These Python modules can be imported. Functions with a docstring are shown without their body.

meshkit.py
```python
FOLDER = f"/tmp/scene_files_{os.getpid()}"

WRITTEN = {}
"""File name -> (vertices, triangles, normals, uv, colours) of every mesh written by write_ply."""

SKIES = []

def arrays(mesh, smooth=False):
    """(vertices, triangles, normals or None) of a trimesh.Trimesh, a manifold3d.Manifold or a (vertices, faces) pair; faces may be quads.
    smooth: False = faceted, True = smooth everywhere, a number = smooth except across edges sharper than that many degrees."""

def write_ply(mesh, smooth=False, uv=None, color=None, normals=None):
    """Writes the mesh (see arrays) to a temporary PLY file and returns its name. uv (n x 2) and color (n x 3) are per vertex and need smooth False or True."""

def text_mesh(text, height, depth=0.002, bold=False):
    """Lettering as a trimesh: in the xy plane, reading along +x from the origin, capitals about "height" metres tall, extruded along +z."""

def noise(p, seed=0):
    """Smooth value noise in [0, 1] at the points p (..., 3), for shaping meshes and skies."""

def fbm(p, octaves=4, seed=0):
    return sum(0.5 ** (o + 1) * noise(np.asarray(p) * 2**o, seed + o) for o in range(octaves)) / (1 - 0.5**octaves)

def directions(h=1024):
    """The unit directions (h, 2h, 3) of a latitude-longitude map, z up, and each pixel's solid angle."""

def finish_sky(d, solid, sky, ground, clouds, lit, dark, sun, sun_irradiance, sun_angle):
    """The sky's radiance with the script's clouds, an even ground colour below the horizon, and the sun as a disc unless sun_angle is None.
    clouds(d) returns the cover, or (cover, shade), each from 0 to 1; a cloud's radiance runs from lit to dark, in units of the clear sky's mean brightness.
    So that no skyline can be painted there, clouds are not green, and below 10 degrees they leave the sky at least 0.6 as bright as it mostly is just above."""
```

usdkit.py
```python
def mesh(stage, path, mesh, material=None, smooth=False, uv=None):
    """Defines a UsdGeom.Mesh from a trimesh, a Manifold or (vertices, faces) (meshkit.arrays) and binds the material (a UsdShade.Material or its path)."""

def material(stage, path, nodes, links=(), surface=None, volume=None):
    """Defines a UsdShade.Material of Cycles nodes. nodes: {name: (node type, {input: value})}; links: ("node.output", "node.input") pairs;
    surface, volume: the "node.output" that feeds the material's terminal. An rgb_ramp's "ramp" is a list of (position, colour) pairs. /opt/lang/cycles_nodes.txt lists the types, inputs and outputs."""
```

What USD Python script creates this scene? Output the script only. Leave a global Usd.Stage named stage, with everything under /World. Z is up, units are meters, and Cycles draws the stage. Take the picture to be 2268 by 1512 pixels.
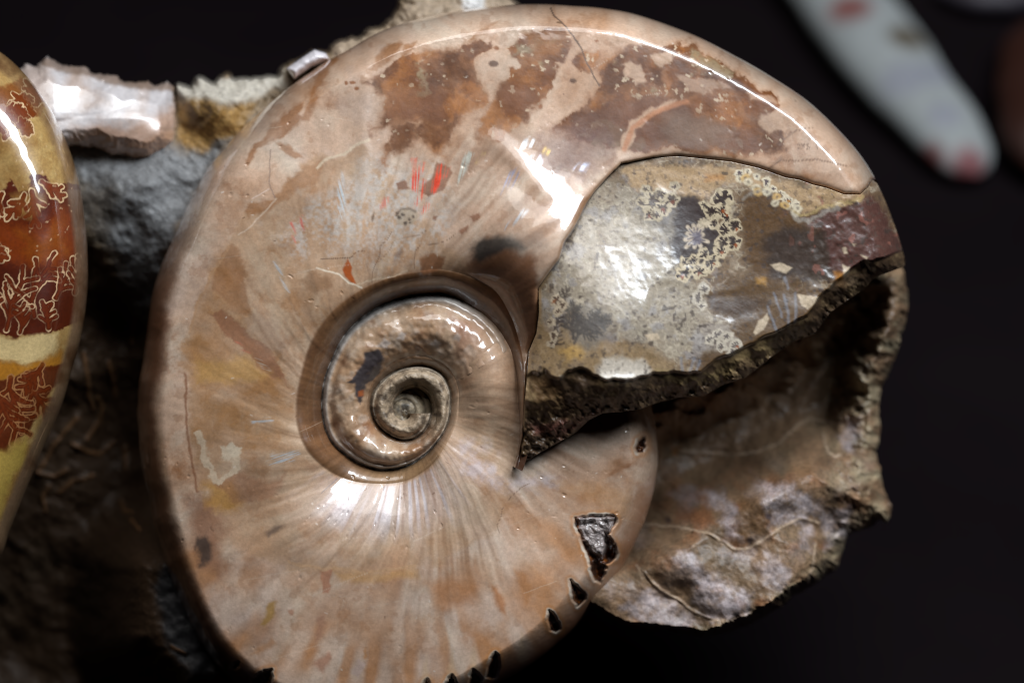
import math
import numpy as np
from scipy.ndimage import map_coordinates
from scipy.interpolate import PchipInterpolator
from pxr import Usd, UsdGeom, UsdLux, UsdShade, Sdf, Gf, Vt
import usdkit

stage = Usd.Stage.CreateInMemory()
UsdGeom.SetStageUpAxis(stage, 'Z')
UsdGeom.SetStageMetersPerUnit(stage, 1.0)
UsdGeom.Xform.Define(stage, '/World')

# ------------------------------------------------------------------ frame
# The fossil is modelled in a frame of its own, in tenths of a millimetre: X to the right, Y down along the shell's
# plane, H out of that plane. The shell's plane leans back by 40 degrees from upright on a black table.
PITCH = math.radians(40)
RIGHT = np.array([1.0, 0, 0])
UPV = np.array([0, math.sin(PITCH), math.cos(PITCH)])
OUT = np.array([0, -math.cos(PITCH), math.sin(PITCH)])
ORIGIN = np.array([0, 0, 0.107])
U = 1e-4
DIST = 5000.0


def to_world(x, y, h):
    x, y, h = np.broadcast_arrays(np.asarray(x, float), np.asarray(y, float), np.asarray(h, float))
    s = (DIST - h) / DIST
    a, b = (x - 1134) * s * U, (756 - y) * s * U
    return ORIGIN + a[..., None] * RIGHT + b[..., None] * UPV + (h * U)[..., None] * OUT


def local_dir(az, el):
    az, el = math.radians(az), math.radians(el)
    return math.cos(az) * math.cos(el) * RIGHT + math.sin(az) * math.cos(el) * UPV + math.sin(el) * OUT


# ------------------------------------------------------------------ camera
cam = UsdGeom.Camera.Define(stage, '/World/camera')
eye = ORIGIN + OUT * DIST * U
m = Gf.Matrix4d(*RIGHT, 0, *UPV, 0, *OUT, 0, *eye, 1)
cam.AddTransformOp().Set(m)
cam.CreateHorizontalApertureAttr(36.0)
cam.CreateVerticalApertureAttr(24.0)
cam.CreateFocalLengthAttr(36.0 * DIST / 2268)
cam.CreateFStopAttr(6.0)
cam.CreateFocusDistanceAttr((DIST - 195) * U)
cam.CreateClippingRangeAttr(Gf.Vec2f(0.02, 100))
cam.CreateExposureAttr(0.0)


# ------------------------------------------------------------------ lamps
def window(name, az, el, dist, w, h, intensity, color, target=(1000, 700, 150), roll=0):
    d = local_dir(az, el)
    t = to_world(*target)
    p = t + d * dist
    z = d
    x = -math.sin(math.radians(az)) * RIGHT + math.cos(math.radians(az)) * UPV   # long side across the light's direction
    x /= np.linalg.norm(x)
    y = np.cross(z, x)
    c, s = math.cos(math.radians(roll)), math.sin(math.radians(roll))
    x, y = c * x + s * y, -s * x + c * y
    L = UsdLux.RectLight.Define(stage, '/World/' + name)
    L.AddTransformOp().Set(Gf.Matrix4d(*x, 0, *y, 0, *z, 0, *p, 1))
    L.CreateWidthAttr(w)
    L.CreateHeightAttr(h)
    L.CreateIntensityAttr(intensity)
    L.CreateColorAttr(Gf.Vec3f(*color))
    return L


window('side_window', 57, 38, 0.85, 0.56, 0.26, 20.0, (0.84, 0.92, 1.0), target=(1000, 700, 150))
window('upper_window', 86, 36, 0.9, 0.72, 0.60, 3.8, (1.0, 0.97, 0.94), target=(1000, 700, 150))


# ------------------------------------------------------------------ helpers
def lin(c):
    c = np.asarray(c, float) / 255.0
    return np.where(c <= 0.04045, c / 12.92, ((c + 0.055) / 1.055) ** 2.4)


_T = {}


def noise(x, y, scale, seed=0):
    """Smooth value noise, -1..1, at drawing points."""
    if seed not in _T:
        _T[seed] = np.random.default_rng(seed + 77).random((192, 192)) * 2 - 1
    u, v = np.asarray(x) / scale + 31.7 * (seed % 13), np.asarray(y) / scale + 17.3 * (seed % 7)
    fu, fv = np.floor(u), np.floor(v)
    tu, tv = u - fu, v - fv
    tu, tv = tu * tu * (3 - 2 * tu), tv * tv * (3 - 2 * tv)
    i, j = fu.astype(int) % 192, fv.astype(int) % 192
    i1, j1 = (i + 1) % 192, (j + 1) % 192
    T = _T[seed]
    return (T[i, j] * (1 - tu) + T[i1, j] * tu) * (1 - tv) + (T[i, j1] * (1 - tu) + T[i1, j1] * tu) * tv


def fbm(x, y, scale, seed=0, octaves=4, gain=0.5):
    out, amp, tot = 0, 1.0, 0
    for o in range(octaves):
        out = out + amp * noise(x, y, scale / 2 ** o, seed + o * 5)
        tot += amp
        amp *= gain
    return out / tot


def sstep(a, b, x):
    t = np.clip((x - a) / (b - a), 0, 1)
    return t * t * (3 - 2 * t)


def seg_dist(X, Y, pts, closed=False):
    pts = np.asarray(pts, float)
    n = len(pts)
    best = np.full(X.shape, 1e18)
    for k in range(n if closed else n - 1):
        ax, ay = pts[k]
        bx, by = pts[(k + 1) % n]
        dx, dy = bx - ax, by - ay
        t = np.clip(((X - ax) * dx + (Y - ay) * dy) / (dx * dx + dy * dy + 1e-12), 0, 1)
        d = (X - ax - t * dx) ** 2 + (Y - ay - t * dy) ** 2
        np.minimum(best, d, out=best)
    return np.sqrt(best)


def inside(X, Y, pts):
    pts = np.asarray(pts, float)
    n = len(pts)
    c = np.zeros(X.shape, bool)
    for k in range(n):
        x1, y1 = pts[k]
        x2, y2 = pts[(k + 1) % n]
        if y1 == y2:
            continue
        c ^= ((y1 > Y) != (y2 > Y)) & (X < (x2 - x1) * (Y - y1) / (y2 - y1) + x1)
    return c


def sdf(X, Y, pts):
    """Signed distance to a closed outline, positive inside."""
    d = seg_dist(X, Y, pts, True)
    return np.where(inside(X, Y, pts), d, -d)


def near(X, Y, pts, pad):
    p = np.asarray(pts, float)
    return (X > p[:, 0].min() - pad) & (X < p[:, 0].max() + pad) & (Y > p[:, 1].min() - pad) & (Y < p[:, 1].max() + pad)


class Paint:
    """The pigment of a surface, one colour per mesh point."""

    def __init__(s, X, Y, base, seed=0):
        s.X, s.Y = X, Y
        s.C = np.tile(lin(base), (len(X), 1)) if np.ndim(base) == 1 else base
        s.wx = fbm(X, Y, 46, seed + 101, 5, 0.62) * 1.6
        s.wy = fbm(X, Y, 46, seed + 202, 5, 0.62) * 1.6

    def put(s, idx, a, color):
        col = lin(color)
        s.C[idx] = s.C[idx] * (1 - a[:, None]) + col * a[:, None]

    def poly(s, pts, color, soft=5, warp=10, alpha=1.0, mod=None):
        i = np.nonzero(near(s.X, s.Y, pts, soft + warp + 4))[0]
        if len(i) == 0:
            return
        x, y = s.X[i] + s.wx[i] * warp, s.Y[i] + s.wy[i] * warp
        a = sstep(-soft, soft, sdf(x, y, pts)) * alpha
        if mod is not None:
            a = a * mod[i]
        s.put(i, a, color)

    def line(s, pts, width, color, soft=1.5, warp=0, alpha=1.0, taper=False):
        i = np.nonzero(near(s.X, s.Y, pts, width + soft + warp + 4))[0]
        if len(i) == 0:
            return
        x, y = s.X[i] + s.wx[i] * warp, s.Y[i] + s.wy[i] * warp
        d = seg_dist(x, y, pts)
        a = (1 - sstep(width / 2 - soft * 0.5, width / 2 + soft, d)) * alpha
        s.put(i, a, color)

    def all(s, a, color):
        s.C = s.C * (1 - a[:, None]) + lin(color) * a[:, None]


# ------------------------------------------------------------------ prims
_names = {}


def path_for(name, parent=None):
    base = (str(parent.GetPath()) if parent is not None else '/World') + '/' + name
    k = _names.get(base, 0)
    _names[base] = k + 1
    return base if k == 0 else '%s_%03d' % (base, k)


def tag(p, label=None, cat=None, group=None, kind=None):
    for k, v in (('label', label), ('category', cat), ('group', group), ('kind', kind)):
        if v:
            p.SetCustomDataByKey(k, v)
    return p


def thing(name, label, cat, group=None, at=(0, 0, 0)):
    x = UsdGeom.Xform.Define(stage, path_for(name))
    x.AddTranslateOp().Set(Gf.Vec3d(*map(float, at)))
    _org[str(x.GetPath())] = np.asarray(at, float)
    return tag(x.GetPrim(), label, cat, group)


_org = {}


def obj(name, V, F, mat, parent=None, color=None, smooth=True, extra=None, label=None):
    if parent is not None:
        V = V - _org.get(str(parent.GetPath()).split('/')[1] and '/' + '/'.join(str(parent.GetPath()).split('/')[1:3]), 0)
    g = usdkit.mesh(stage, path_for(name, parent), (V, F), mat, smooth=smooth)
    if color is not None:
        UsdGeom.PrimvarsAPI(g).CreatePrimvar('tint', Sdf.ValueTypeNames.Color3fArray, 'vertex').Set(Vt.Vec3fArray.FromNumpy(color.astype(np.float32)))
    for k, v in (extra or {}).items():
        UsdGeom.PrimvarsAPI(g).CreatePrimvar(k, Sdf.ValueTypeNames.FloatArray, 'vertex').Set(Vt.FloatArray.FromNumpy(v.astype(np.float32)))
    p = g.GetPrim()
    if label:
        p.SetCustomDataByKey('label', label)
    return p


def grid_faces(n, k, wrap=False):
    i = np.arange(n - 1)[:, None]
    j = np.arange(k - (0 if wrap else 1))[None, :]
    j1 = (j + 1) % k
    a, b, c, d = i * k + j, i * k + j1, (i + 1) * k + j1, (i + 1) * k + j
    a, b, c, d = [np.broadcast_to(q, (n - 1, j.shape[1])).ravel() for q in (a, b, c, d)]
    return np.vstack([np.stack([a, b, c], 1), np.stack([a, c, d], 1)])


def patch(pts, step, rough=0.0, seed=0):
    """A grid of points inside a closed outline, its border points set onto the outline. Returns X, Y, edge distance, faces."""
    p = np.asarray(pts, float)
    x0, y0 = p.min(0) - step
    x1, y1 = p.max(0) + step
    xs, ys = np.arange(x0, x1 + step, step), np.arange(y0, y1 + step, step)
    X, Y = np.meshgrid(xs, ys, indexing='ij')
    n, k = X.shape
    X, Y = X.ravel(), Y.ravel()
    wx, wy = (fbm(X, Y, 28, seed, 4, 0.6) * rough, fbm(X, Y, 28, seed + 50, 4, 0.6) * rough) if rough else (0 * X, 0 * Y)

    def f(x, y):
        return sdf(x + wx, y + wy, p)

    S = f(X, Y)
    F = grid_faces(n, k)
    F = F[(S[F] > 0).any(1)]
    out = S < 0
    gx = (f(X + 0.5, Y) - f(X - 0.5, Y))
    gy = (f(X, Y + 0.5) - f(X, Y - 0.5))
    g = np.maximum(np.hypot(gx, gy), 0.3)
    mv = np.clip(-S, 0, 1.5 * step)
    X = np.where(out, X + gx / g * mv, X)
    Y = np.where(out, Y + gy / g * mv, Y)
    S = np.where(out, 0, S)
    used = np.unique(F)
    remap = np.full(n * k, -1)
    remap[used] = np.arange(len(used))
    return X[used], Y[used], S[used], remap[F]


def border(F):
    e = np.vstack([F[:, [0, 1]], F[:, [1, 2]], F[:, [2, 0]]])
    key = e[:, 0].astype(np.int64) * 10 ** 8 + e[:, 1]
    rev = e[:, 1].astype(np.int64) * 10 ** 8 + e[:, 0]
    return e[~np.isin(key, rev)]


def orient(V, F, outdir=OUT):
    n = np.cross(V[F[:, 1]] - V[F[:, 0]], V[F[:, 2]] - V[F[:, 0]])
    return F[:, ::-1] if (n @ outdir).sum() < 0 else F


def solid(X, Y, H, F, hback, floor=None):
    """Front sheet plus a back sheet at hback (closed along the border). Returns world points, faces, and how many are front."""
    V = to_world(X, Y, H)
    F = orient(V, F)
    B = to_world(X, Y, np.minimum(hback, H - 2))
    e = border(F)
    n = len(X)
    side = np.vstack([np.stack([e[:, 1], e[:, 0], e[:, 0] + n], 1), np.stack([e[:, 1], e[:, 0] + n, e[:, 1] + n], 1)])
    W = np.vstack([V, B])
    if floor is not None:
        W[:, 2] = np.maximum(W[:, 2], floor)
    return W, np.vstack([F, F[:, ::-1] + n, side]), n


# ------------------------------------------------------------------ materials
LOOKS = '/World/Looks/'


def pigment(name, rough=0.4, coat=0.0, coat_rough=0.05, spec=0.5, grain=(900, 0.25), bump=(700, 0.0002), sss=0.0, dusty=None, metal=None, sheen=None):
    """Surface that takes its pigment from the point colours, with fine grain and fine relief."""
    nodes = {
        't': ('attribute', {'attribute': 'tint'}),
        'co': ('geometry', {}),
        'n1': ('noise_texture', {'scale': grain[0], 'detail': 5, 'roughness': 0.65}),
        'mr': ('map_range', {'from_min': 0.25, 'from_max': 0.75, 'to_min': 1 - grain[1], 'to_max': 1 + grain[1] * 0.8}),
        'mul': ('mix_color', {'blend_type': 'multiply', 'fac': 1.0, 'use_clamp': False}),
        'cmb': ('combine_color', {}),
        'n2': ('noise_texture', {'scale': bump[0], 'detail': 6, 'roughness': 0.6}),
        'b': ('bump', {'strength': 1.0, 'distance': bump[1]}),
        'p': ('principled_bsdf', {'roughness': rough, 'coat_weight': coat, 'coat_roughness': coat_rough, 'specular_ior_level': spec}),
    }
    links = [('co.position', 'n1.vector'), ('co.position', 'n2.vector'), ('n1.fac', 'mr.value'),
             ('mr.result', 'cmb.r'), ('mr.result', 'cmb.g'), ('mr.result', 'cmb.b'),
             ('t.color', 'mul.a'), ('cmb.color', 'mul.b'), ('mul.result', 'p.base_color'),
             ('n2.fac', 'b.height'), ('b.normal', 'p.normal')]
    if sss:
        nodes['p'][1].update({'subsurface_weight': sss, 'subsurface_scale': 0.002, 'subsurface_radius': (1.0, 0.6, 0.4)})
    if metal:
        nodes['mt'] = ('attribute', {'attribute': metal})
        links += [('mt.fac', 'p.metallic')]
    if dusty:
        nodes['du'] = ('attribute', {'attribute': dusty})
        nodes['dr'] = ('map_range', {'from_min': 0.0, 'from_max': 1.0, 'to_min': coat, 'to_max': 0.0})
        links += [('du.fac', 'dr.value'), ('dr.result', 'p.coat_weight')]
    return usdkit.material(stage, LOOKS + name, nodes, links, surface='p.BSDF')


M_shell = pigment('polished_shell', rough=0.42, coat=1.0, coat_rough=0.06, grain=(1400, 0.16), bump=(260, 0.00012), sss=0.0, metal='nacre')
M_stone = pigment('polished_stone_fill', rough=0.4, coat=1.0, coat_rough=0.13, grain=(1300, 0.3), bump=(420, 0.00014), dusty='dull')
M_rock = pigment('matrix_rock', rough=0.6, spec=0.4, grain=(800, 0.4), bump=(900, 0.0002))
M_cast = pigment('stone_cast', rough=0.55, coat=0.15, coat_rough=0.32, spec=0.4, grain=(1100, 0.45), bump=(800, 0.0002))
M_nacre = pigment('mother_of_pearl', rough=0.42, coat=1.0, coat_rough=0.22, spec=1.0, grain=(900, 0.12), bump=(380, 0.0002))
M_amber = pigment('amber_calcite', rough=0.35, coat=1.0, coat_rough=0.035, grain=(1500, 0.25), bump=(240, 0.00008))
M_cavity = pigment('dark_calcite', rough=0.25, coat=1.0, coat_rough=0.1, grain=(1500, 0.4), bump=(700, 0.0006))
M_soft = pigment('mottled_stone', rough=0.55, spec=0.4, grain=(200, 0.15), bump=(100, 0.0005))
M_table = usdkit.material(stage, LOOKS + 'black_cloth', {
    'co': ('geometry', {}), 'n': ('noise_texture', {'scale': 14, 'detail': 5}),
    'r': ('rgb_ramp', {'ramp': [(0.3, (0.0042, 0.0030, 0.0038)), (0.7, (0.0062, 0.0046, 0.0052))]}),
    'p': ('principled_bsdf', {'roughness': 1.0, 'specular_ior_level': 0.0})},
    [('co.position', 'n.vector'), ('n.fac', 'r.fac'), ('r.color', 'p.base_color')], surface='p.BSDF')

# ------------------------------------------------------------------ table
V = np.array([[-1.2, -0.9, 0], [1.2, -0.9, 0], [1.2, 1.5, 0], [-1.2, 1.5, 0], [-1.2, -0.9, -0.04], [1.2, -0.9, -0.04], [1.2, 1.5, -0.04], [-1.2, 1.5, -0.04]], float)
V[:, 2] -= 0.0005
F = np.array([[0, 1, 2], [0, 2, 3], [4, 6, 5], [4, 7, 6], [0, 4, 5], [0, 5, 1], [1, 5, 6], [1, 6, 2], [2, 6, 7], [2, 7, 3], [3, 7, 4], [3, 4, 0]])
tag(obj('table_top', V, F, M_table, smooth=False), kind='structure', label='black cloth covered table top under the fossils')

# ================================================================== main ammonite
CX, CY = 900.0, 915.0


def ab(x, y):
    return np.degrees(np.arctan2(CY - y, x - CX)), np.hypot(x - CX, y - CY)


R_pts = [(-60, 1090), (-40, 1110), (-20, 1125), (0, 1132), (10, 1142), (18.9, 1157), (26, 1160), (37, 1128), (43.2, 1096), (49, 1067), (54.8, 1040), (60.5, 1015), (66, 985), (73, 948), (79.9, 911),
         (86.1, 882), (93, 851), (99.9, 812), (106.3, 782), (113.5, 752), (120.6, 726), (127.8, 702), (135, 675), (142.5, 649), (155, 622), (165.1, 602), (174.7, 593), (184, 595), (195, 600),
         (205, 612), (215, 636), (225, 672), (235, 704), (245, 717), (255, 716), (266, 700), (278.7, 660), (288, 632), (296.8, 619), (307, 604), (316.7, 592), (327, 584), (336, 580),
         (345.4, 572), (352, 563), (360, 548), (380, 515), (400, 490), (450, 430), (540, 330), (630, 280), (720, 230), (900, 150), (1100, 90)]
S_pts = [(-60, 275), (-25, 262), (3.7, 248), (32, 268), (50.6, 277), (69.4, 275), (84.5, 261), (104.8, 242), (124, 224), (144, 203), (165.6, 191), (181, 185), (198, 178), (216, 160), (243, 138),
         (270, 115), (294, 100), (322.7, 92), (364.8, 97), (386, 108), (408, 116), (428, 111), (449, 101), (480, 91), (507, 86), (534, 78), (564, 68), (591.6, 61), (624, 59), (655.7, 57),
         (698, 54), (735.7, 58), (769, 60), (793, 56), (827, 44), (868, 31), (900, 24), (960, 14), (1100, 6)]
K_pts = [(-60, 290), (-25, 275), (3.7, 264), (32, 296), (44, 318), (56, 336), (66, 334), (76.4, 328), (87, 314), (102, 300), (116.6, 288), (130, 278), (143.8, 264), (159.4, 250), (173.5, 246), (185.6, 244),
         (199.4, 236), (212.8, 219), (227.8, 197), (248, 168), (273.5, 146), (288, 133), (308.7, 120), (333.7, 112), (364.8, 116), (386, 128), (408, 137), (431.6, 133), (456.7, 121), (480, 110),
         (507, 98), (534, 88), (591.6, 70), (655.7, 66), (735.7, 68), (769, 71), (827, 54), (868, 40), (900, 32), (960, 20), (1100, 10)]
fR, fS, fK = (PchipInterpolator(*np.array(q).T) for q in (R_pts, S_pts, K_pts))


fW = PchipInterpolator(*np.array([(-60, 282), (0, 262), (120, 244), (180, 236), (250, 232), (300, 212), (345, 182), (390, 170), (480, 164), (600, 154), (740, 146), (1100, 142)]).T)


def W_of(a):
    return fW(np.clip(a, -60, 1100))


def flank(a, r):
    """Height of the whorl's flank from the shoulder outwards."""
    W, K, R = W_of(a), fK(a), fR(a)
    u = np.clip((r - K) / (R - K), 0, 1)
    # gently domed flank, then a rounded keel edge about six millimetres wide
    us = 1 - np.clip(62 / np.maximum(R - K, 1), 0.04, 0.3)
    dome = 1 - 0.24 * u ** 2
    e = np.clip((u - us) / (1 - us), 0, 1)
    h = W * dome * np.maximum(1 - e ** (1.55 + 0.8 * sstep(95, 70, a) * sstep(0, 25, a) + 0.6 * sstep(110, 140, a) * (1 - sstep(230, 260, a))), 0) ** 0.58
    low = sstep(195, 230, a) * (1 - sstep(262, 312, a))
    x = np.maximum(r - K, 0)
    h = h - 9 * np.exp(-x / 26) * (1 - low) * (1 - sstep(290, 345, a)) - 60 * low * np.maximum(1 - x / 200, 0) ** 2
    h = h - 70 * np.exp(-x / 85) * sstep(88, 50, a) * sstep(10, 34, a)
    # the uncovered part of the older whorls is a swollen tube
    up = sstep(335, 385, a)
    q = np.clip((r - K) / np.maximum(fS(np.maximum(a - 360, -60)) - K, 5), 0, 1.15)
    h = h + up * 0.22 * W * np.sin(np.pi * np.minimum(q, 1.0)) ** 0.8
    return h


def seam_h(a):
    a2 = np.minimum(a + 360, 1095)
    return np.where(a < 740, flank(a2, fS(a)), 0.80 * W_of(a)) - 6


def whorl(a, r):
    S, K = fS(a), fK(a)
    t = np.clip((r - S) / (K - S), 0, 1)
    h0, W = seam_h(a), flank(a, K)
    wall = h0 + (W - h0) * np.sin(np.pi / 2 * np.minimum(t, 1)) ** 0.85
    return np.where(r < K, wall, flank(a, r))


MARGIN = [(1140, 1040), (1156, 965), (1162, 885), (1168, 820), (1171, 778), (1188, 738), (1194, 690), (1192, 638), (1215, 605), (1240, 572), (1250, 537), (1275, 500), (1287, 476), (1300, 450), (1318, 424),
          (1340, 400), (1376, 364), (1400, 359), (1450, 350), (1500, 346), (1560, 352), (1620, 358), (1680, 372), (1740, 393), (1770, 398), (1800, 409), (1830, 416), (1870, 431), (1905, 431), (1922, 415), (1932, 398), (1960, 385)]
STONE_CUT = MARGIN + [(2200, 300), (2200, 2600), (1140, 2600)]
LOWER = [(1146, 1034), (1175, 1016), (1200, 1000), (1240, 978), (1275, 958), (1305, 930), (1335, 915), (1375, 912), (1420, 905), (1460, 890), (1500, 880), (1560, 876), (1600, 852), (1650, 836), (1690, 806), (1720, 782), (1760, 755),
         (1805, 738), (1840, 692), (1880, 664), (1915, 640), (1935, 615), (1975, 600), (2003, 590)]

# pits where the shell has worn through into the chambers along the keel
PITS = [
    [(1272, 1150), (1300, 1142), (1360, 1141), (1366, 1150), (1358, 1168), (1346, 1184), (1362, 1206), (1367, 1228), (1358, 1242), (1344, 1250), (1340, 1270), (1328, 1290), (1316, 1284), (1308, 1262), (1305, 1235), (1295, 1215), (1288, 1195), (1280, 1170)],
    [(1265, 1285), (1275, 1296), (1287, 1308), (1297, 1318), (1292, 1332), (1280, 1342), (1272, 1332), (1266, 1312)],
    [(1217, 1352), (1228, 1362), (1238, 1378), (1239, 1392), (1230, 1399), (1220, 1392), (1214, 1372)],
    [(1098, 1443), (1104, 1452), (1105, 1470), (1102, 1494), (1090, 1502), (1078, 1498), (1084, 1476), (1088, 1456)],
    [(1048, 1484), (1058, 1490), (1066, 1502), (1064, 1516), (1050, 1522), (1040, 1512), (1041, 1494)],
    [(999, 1494), (1006, 1502), (1012, 1516), (1006, 1530), (990, 1530), (988, 1512)],
    [(945, 1504), (952, 1514), (952, 1532), (938, 1532), (938, 1516)],
    [(585, 1484), (600, 1482), (603, 1496), (600, 1512), (580, 1528), (562, 1524), (558, 1510), (570, 1494)],
    [(521, 1468), (528, 1467), (528, 1474), (521, 1479), (515, 1478)],
    [(1424, 966), (1429, 964), (1432, 975), (1430, 990), (1424, 1001), (1412, 1001), (1408, 990), (1414, 976)],
]


def pit_field(X, Y, grow=0.0):
    best = np.full(X.shape, -1e3)
    for p in PITS:
        i = near(X, Y, p, 40)
        best[i] = np.maximum(best[i], sdf(X[i], Y[i], p))
    return best + grow


def shell_relief(X, Y, H, a, r):
    """What breaks the smooth whorl: the bevel at the broken margin, growth lines, slight lumps."""
    i = np.nonzero((a < 105) & near(X, Y, MARGIN, 160))[0]
    d = seg_dist(X[i], Y[i], MARGIN)
    ins = inside(X[i], Y[i], STONE_CUT)
    side = np.where(ins, d, -d)             # positive on the stone's side
    dip = np.where(side > -1, 10 + 45 * sstep(-1, 6, side), 0)
    roll = np.where(side <= -1, 10 * np.exp(-(np.abs(side) / 6.0) ** 1.3), 0)
    H = H.copy()
    H[i] -= np.maximum(dip, roll)
    # the swelling behind the broken lip
    H += 64 * np.exp(-(((X - 1190) ** 2 + (Y - 566) ** 2) / (2 * 108 ** 2))) * (a < 105) * sstep(250, 330, r)
    H[i] += 9 * np.exp(-np.abs(side) / 14.0) * (side < 0) * sstep(1325, 1375, X[i]) * (1 - sstep(1430, 1500, X[i]))
    crest = [(1100, 318), (1150, 362), (1205, 420)]
    j = np.nonzero(near(X, Y, crest, 60) & (a < 105))[0]
    H[j] += 6 * np.exp(-(seg_dist(X[j], Y[j], crest) / 25) ** 2)
    # a low fold running across the whorl at the old mouth edge, and growth lines that sweep across
    q = a + 12 * np.sin(np.clip((r - 250) / 600, 0, 1.2) * 2.2) - 0.00
    H += 0.5 * noise(q * 9, r * 0.25, 30, 5) * sstep(0, 40, H)
    H += 2.4 * fbm(X, Y, 120, 9, 2)
    H += (0.30 + 0.35 * fbm(X, Y, 80, 16, 2)) * noise(q * 17, r * 0.15, 26, 17) * sstep(20, 80, H) * sstep(130, 330, r)
    H += 0.5 * fbm(X, Y, 34, 18, 2)
    H -= 1.3 * sstep(0.62, 0.8, fbm(X, Y, 13, 20, 2)) * sstep(0.1, 0.4, fbm(X, Y, 130, 24, 2)) * sstep(60, 140, H)
    H += 3.0 * np.exp(-((X - 806 - (Y - 300) * -0.03) / 16) ** 2) * sstep(90, 200, Y) * (1 - sstep(430, 560, Y)) * (a < 200)
    ue = (r - fK(a)) / (fR(a) - fK(a))
    H += 1.1 * fbm(X, Y, 15, 27, 3) * sstep(0.84, 0.9, ue) * (1 - sstep(0.97, 1, ue)) * (0.4 + fbm(X, Y, 60, 30, 2))
    p = pit_field(X, Y)
    H -= 10 * sstep(-5, 3, p) * (p > -6)
    return H


_rj = np.random.default_rng(3)
for k, p in enumerate(PITS):                      # ragged, broken rims
    q = []
    for i in range(len(p)):
        a_, b_ = np.array(p[i], float), np.array(p[(i + 1) % len(p)], float)
        n_ = max(1, int(np.hypot(*(b_ - a_)) / 6))
        q += [tuple(a_ + (b_ - a_) * t_ / n_ + _rj.normal(0, 1.1, 2)) for t_ in range(n_)]
    PITS[k] = q

# outer whorl
na, ns_wall, ns_flank, ns_back = 2000, 34, 236, 12
A = np.concatenate([np.linspace(-26.5, 398, na)])
t_wall = np.linspace(0, 1, ns_wall, endpoint=False)
u_fl = 1 - (1 - np.linspace(0, 1, ns_flank)) ** 1.55
rr = np.concatenate([fS(A)[:, None] + (fK(A) - fS(A))[:, None] * t_wall, fK(A)[:, None] + (fR(A) - fK(A))[:, None] * u_fl], 1)
aa = np.repeat(A[:, None], rr.shape[1], 1)
Hf = whorl(aa, rr)
Xf, Yf = CX + rr * np.cos(np.radians(aa)), CY - rr * np.sin(np.radians(aa))
# the edge is a little uneven, and flakes on the left side
wob = fbm(np.degrees(np.radians(aa)) * 4, 0 * aa, 40, 33, 3) * (4 + 7 * sstep(135, 155, aa) * (1 - sstep(205, 220, aa))) * sstep(0.7, 1, (rr - fK(aa)) / (fR(aa) - fK(aa)))
Xf, Yf = Xf + wob * np.cos(np.radians(aa)), Yf - wob * np.sin(np.radians(aa))
Hf = shell_relief(Xf.ravel(), Yf.ravel(), Hf.ravel(), aa.ravel(), rr.ravel()).reshape(Hf.shape)
Hf[:, -1] = 0
ub = np.linspace(1, 0, ns_back + 1)[1:] ** 0.7
rb = fK(A)[:, None] + (fR(A) - fK(A))[:, None] * (1 - (1 - ub[None]) ** 1.6)
ab_ = np.repeat(A[:, None], ns_back, 1)
Hb = -0.9 * flank(ab_, rb)
Xb, Yb = CX + rb * np.cos(np.radians(ab_)), CY - rb * np.sin(np.radians(ab_))
X, Y, H = (np.concatenate([f, b], 1) for f, b in ((Xf, Xb), (Yf, Yb), (Hf, Hb)))
AA = np.concatenate([aa, ab_], 1).ravel()
RR = np.concatenate([rr, rb], 1).ravel()
ncol = X.shape[1]
F = grid_faces(na, ncol)
X, Y, H = X.ravel(), Y.ravel(), H.ravel()
dm = np.full(X.shape, -1e3)
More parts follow.
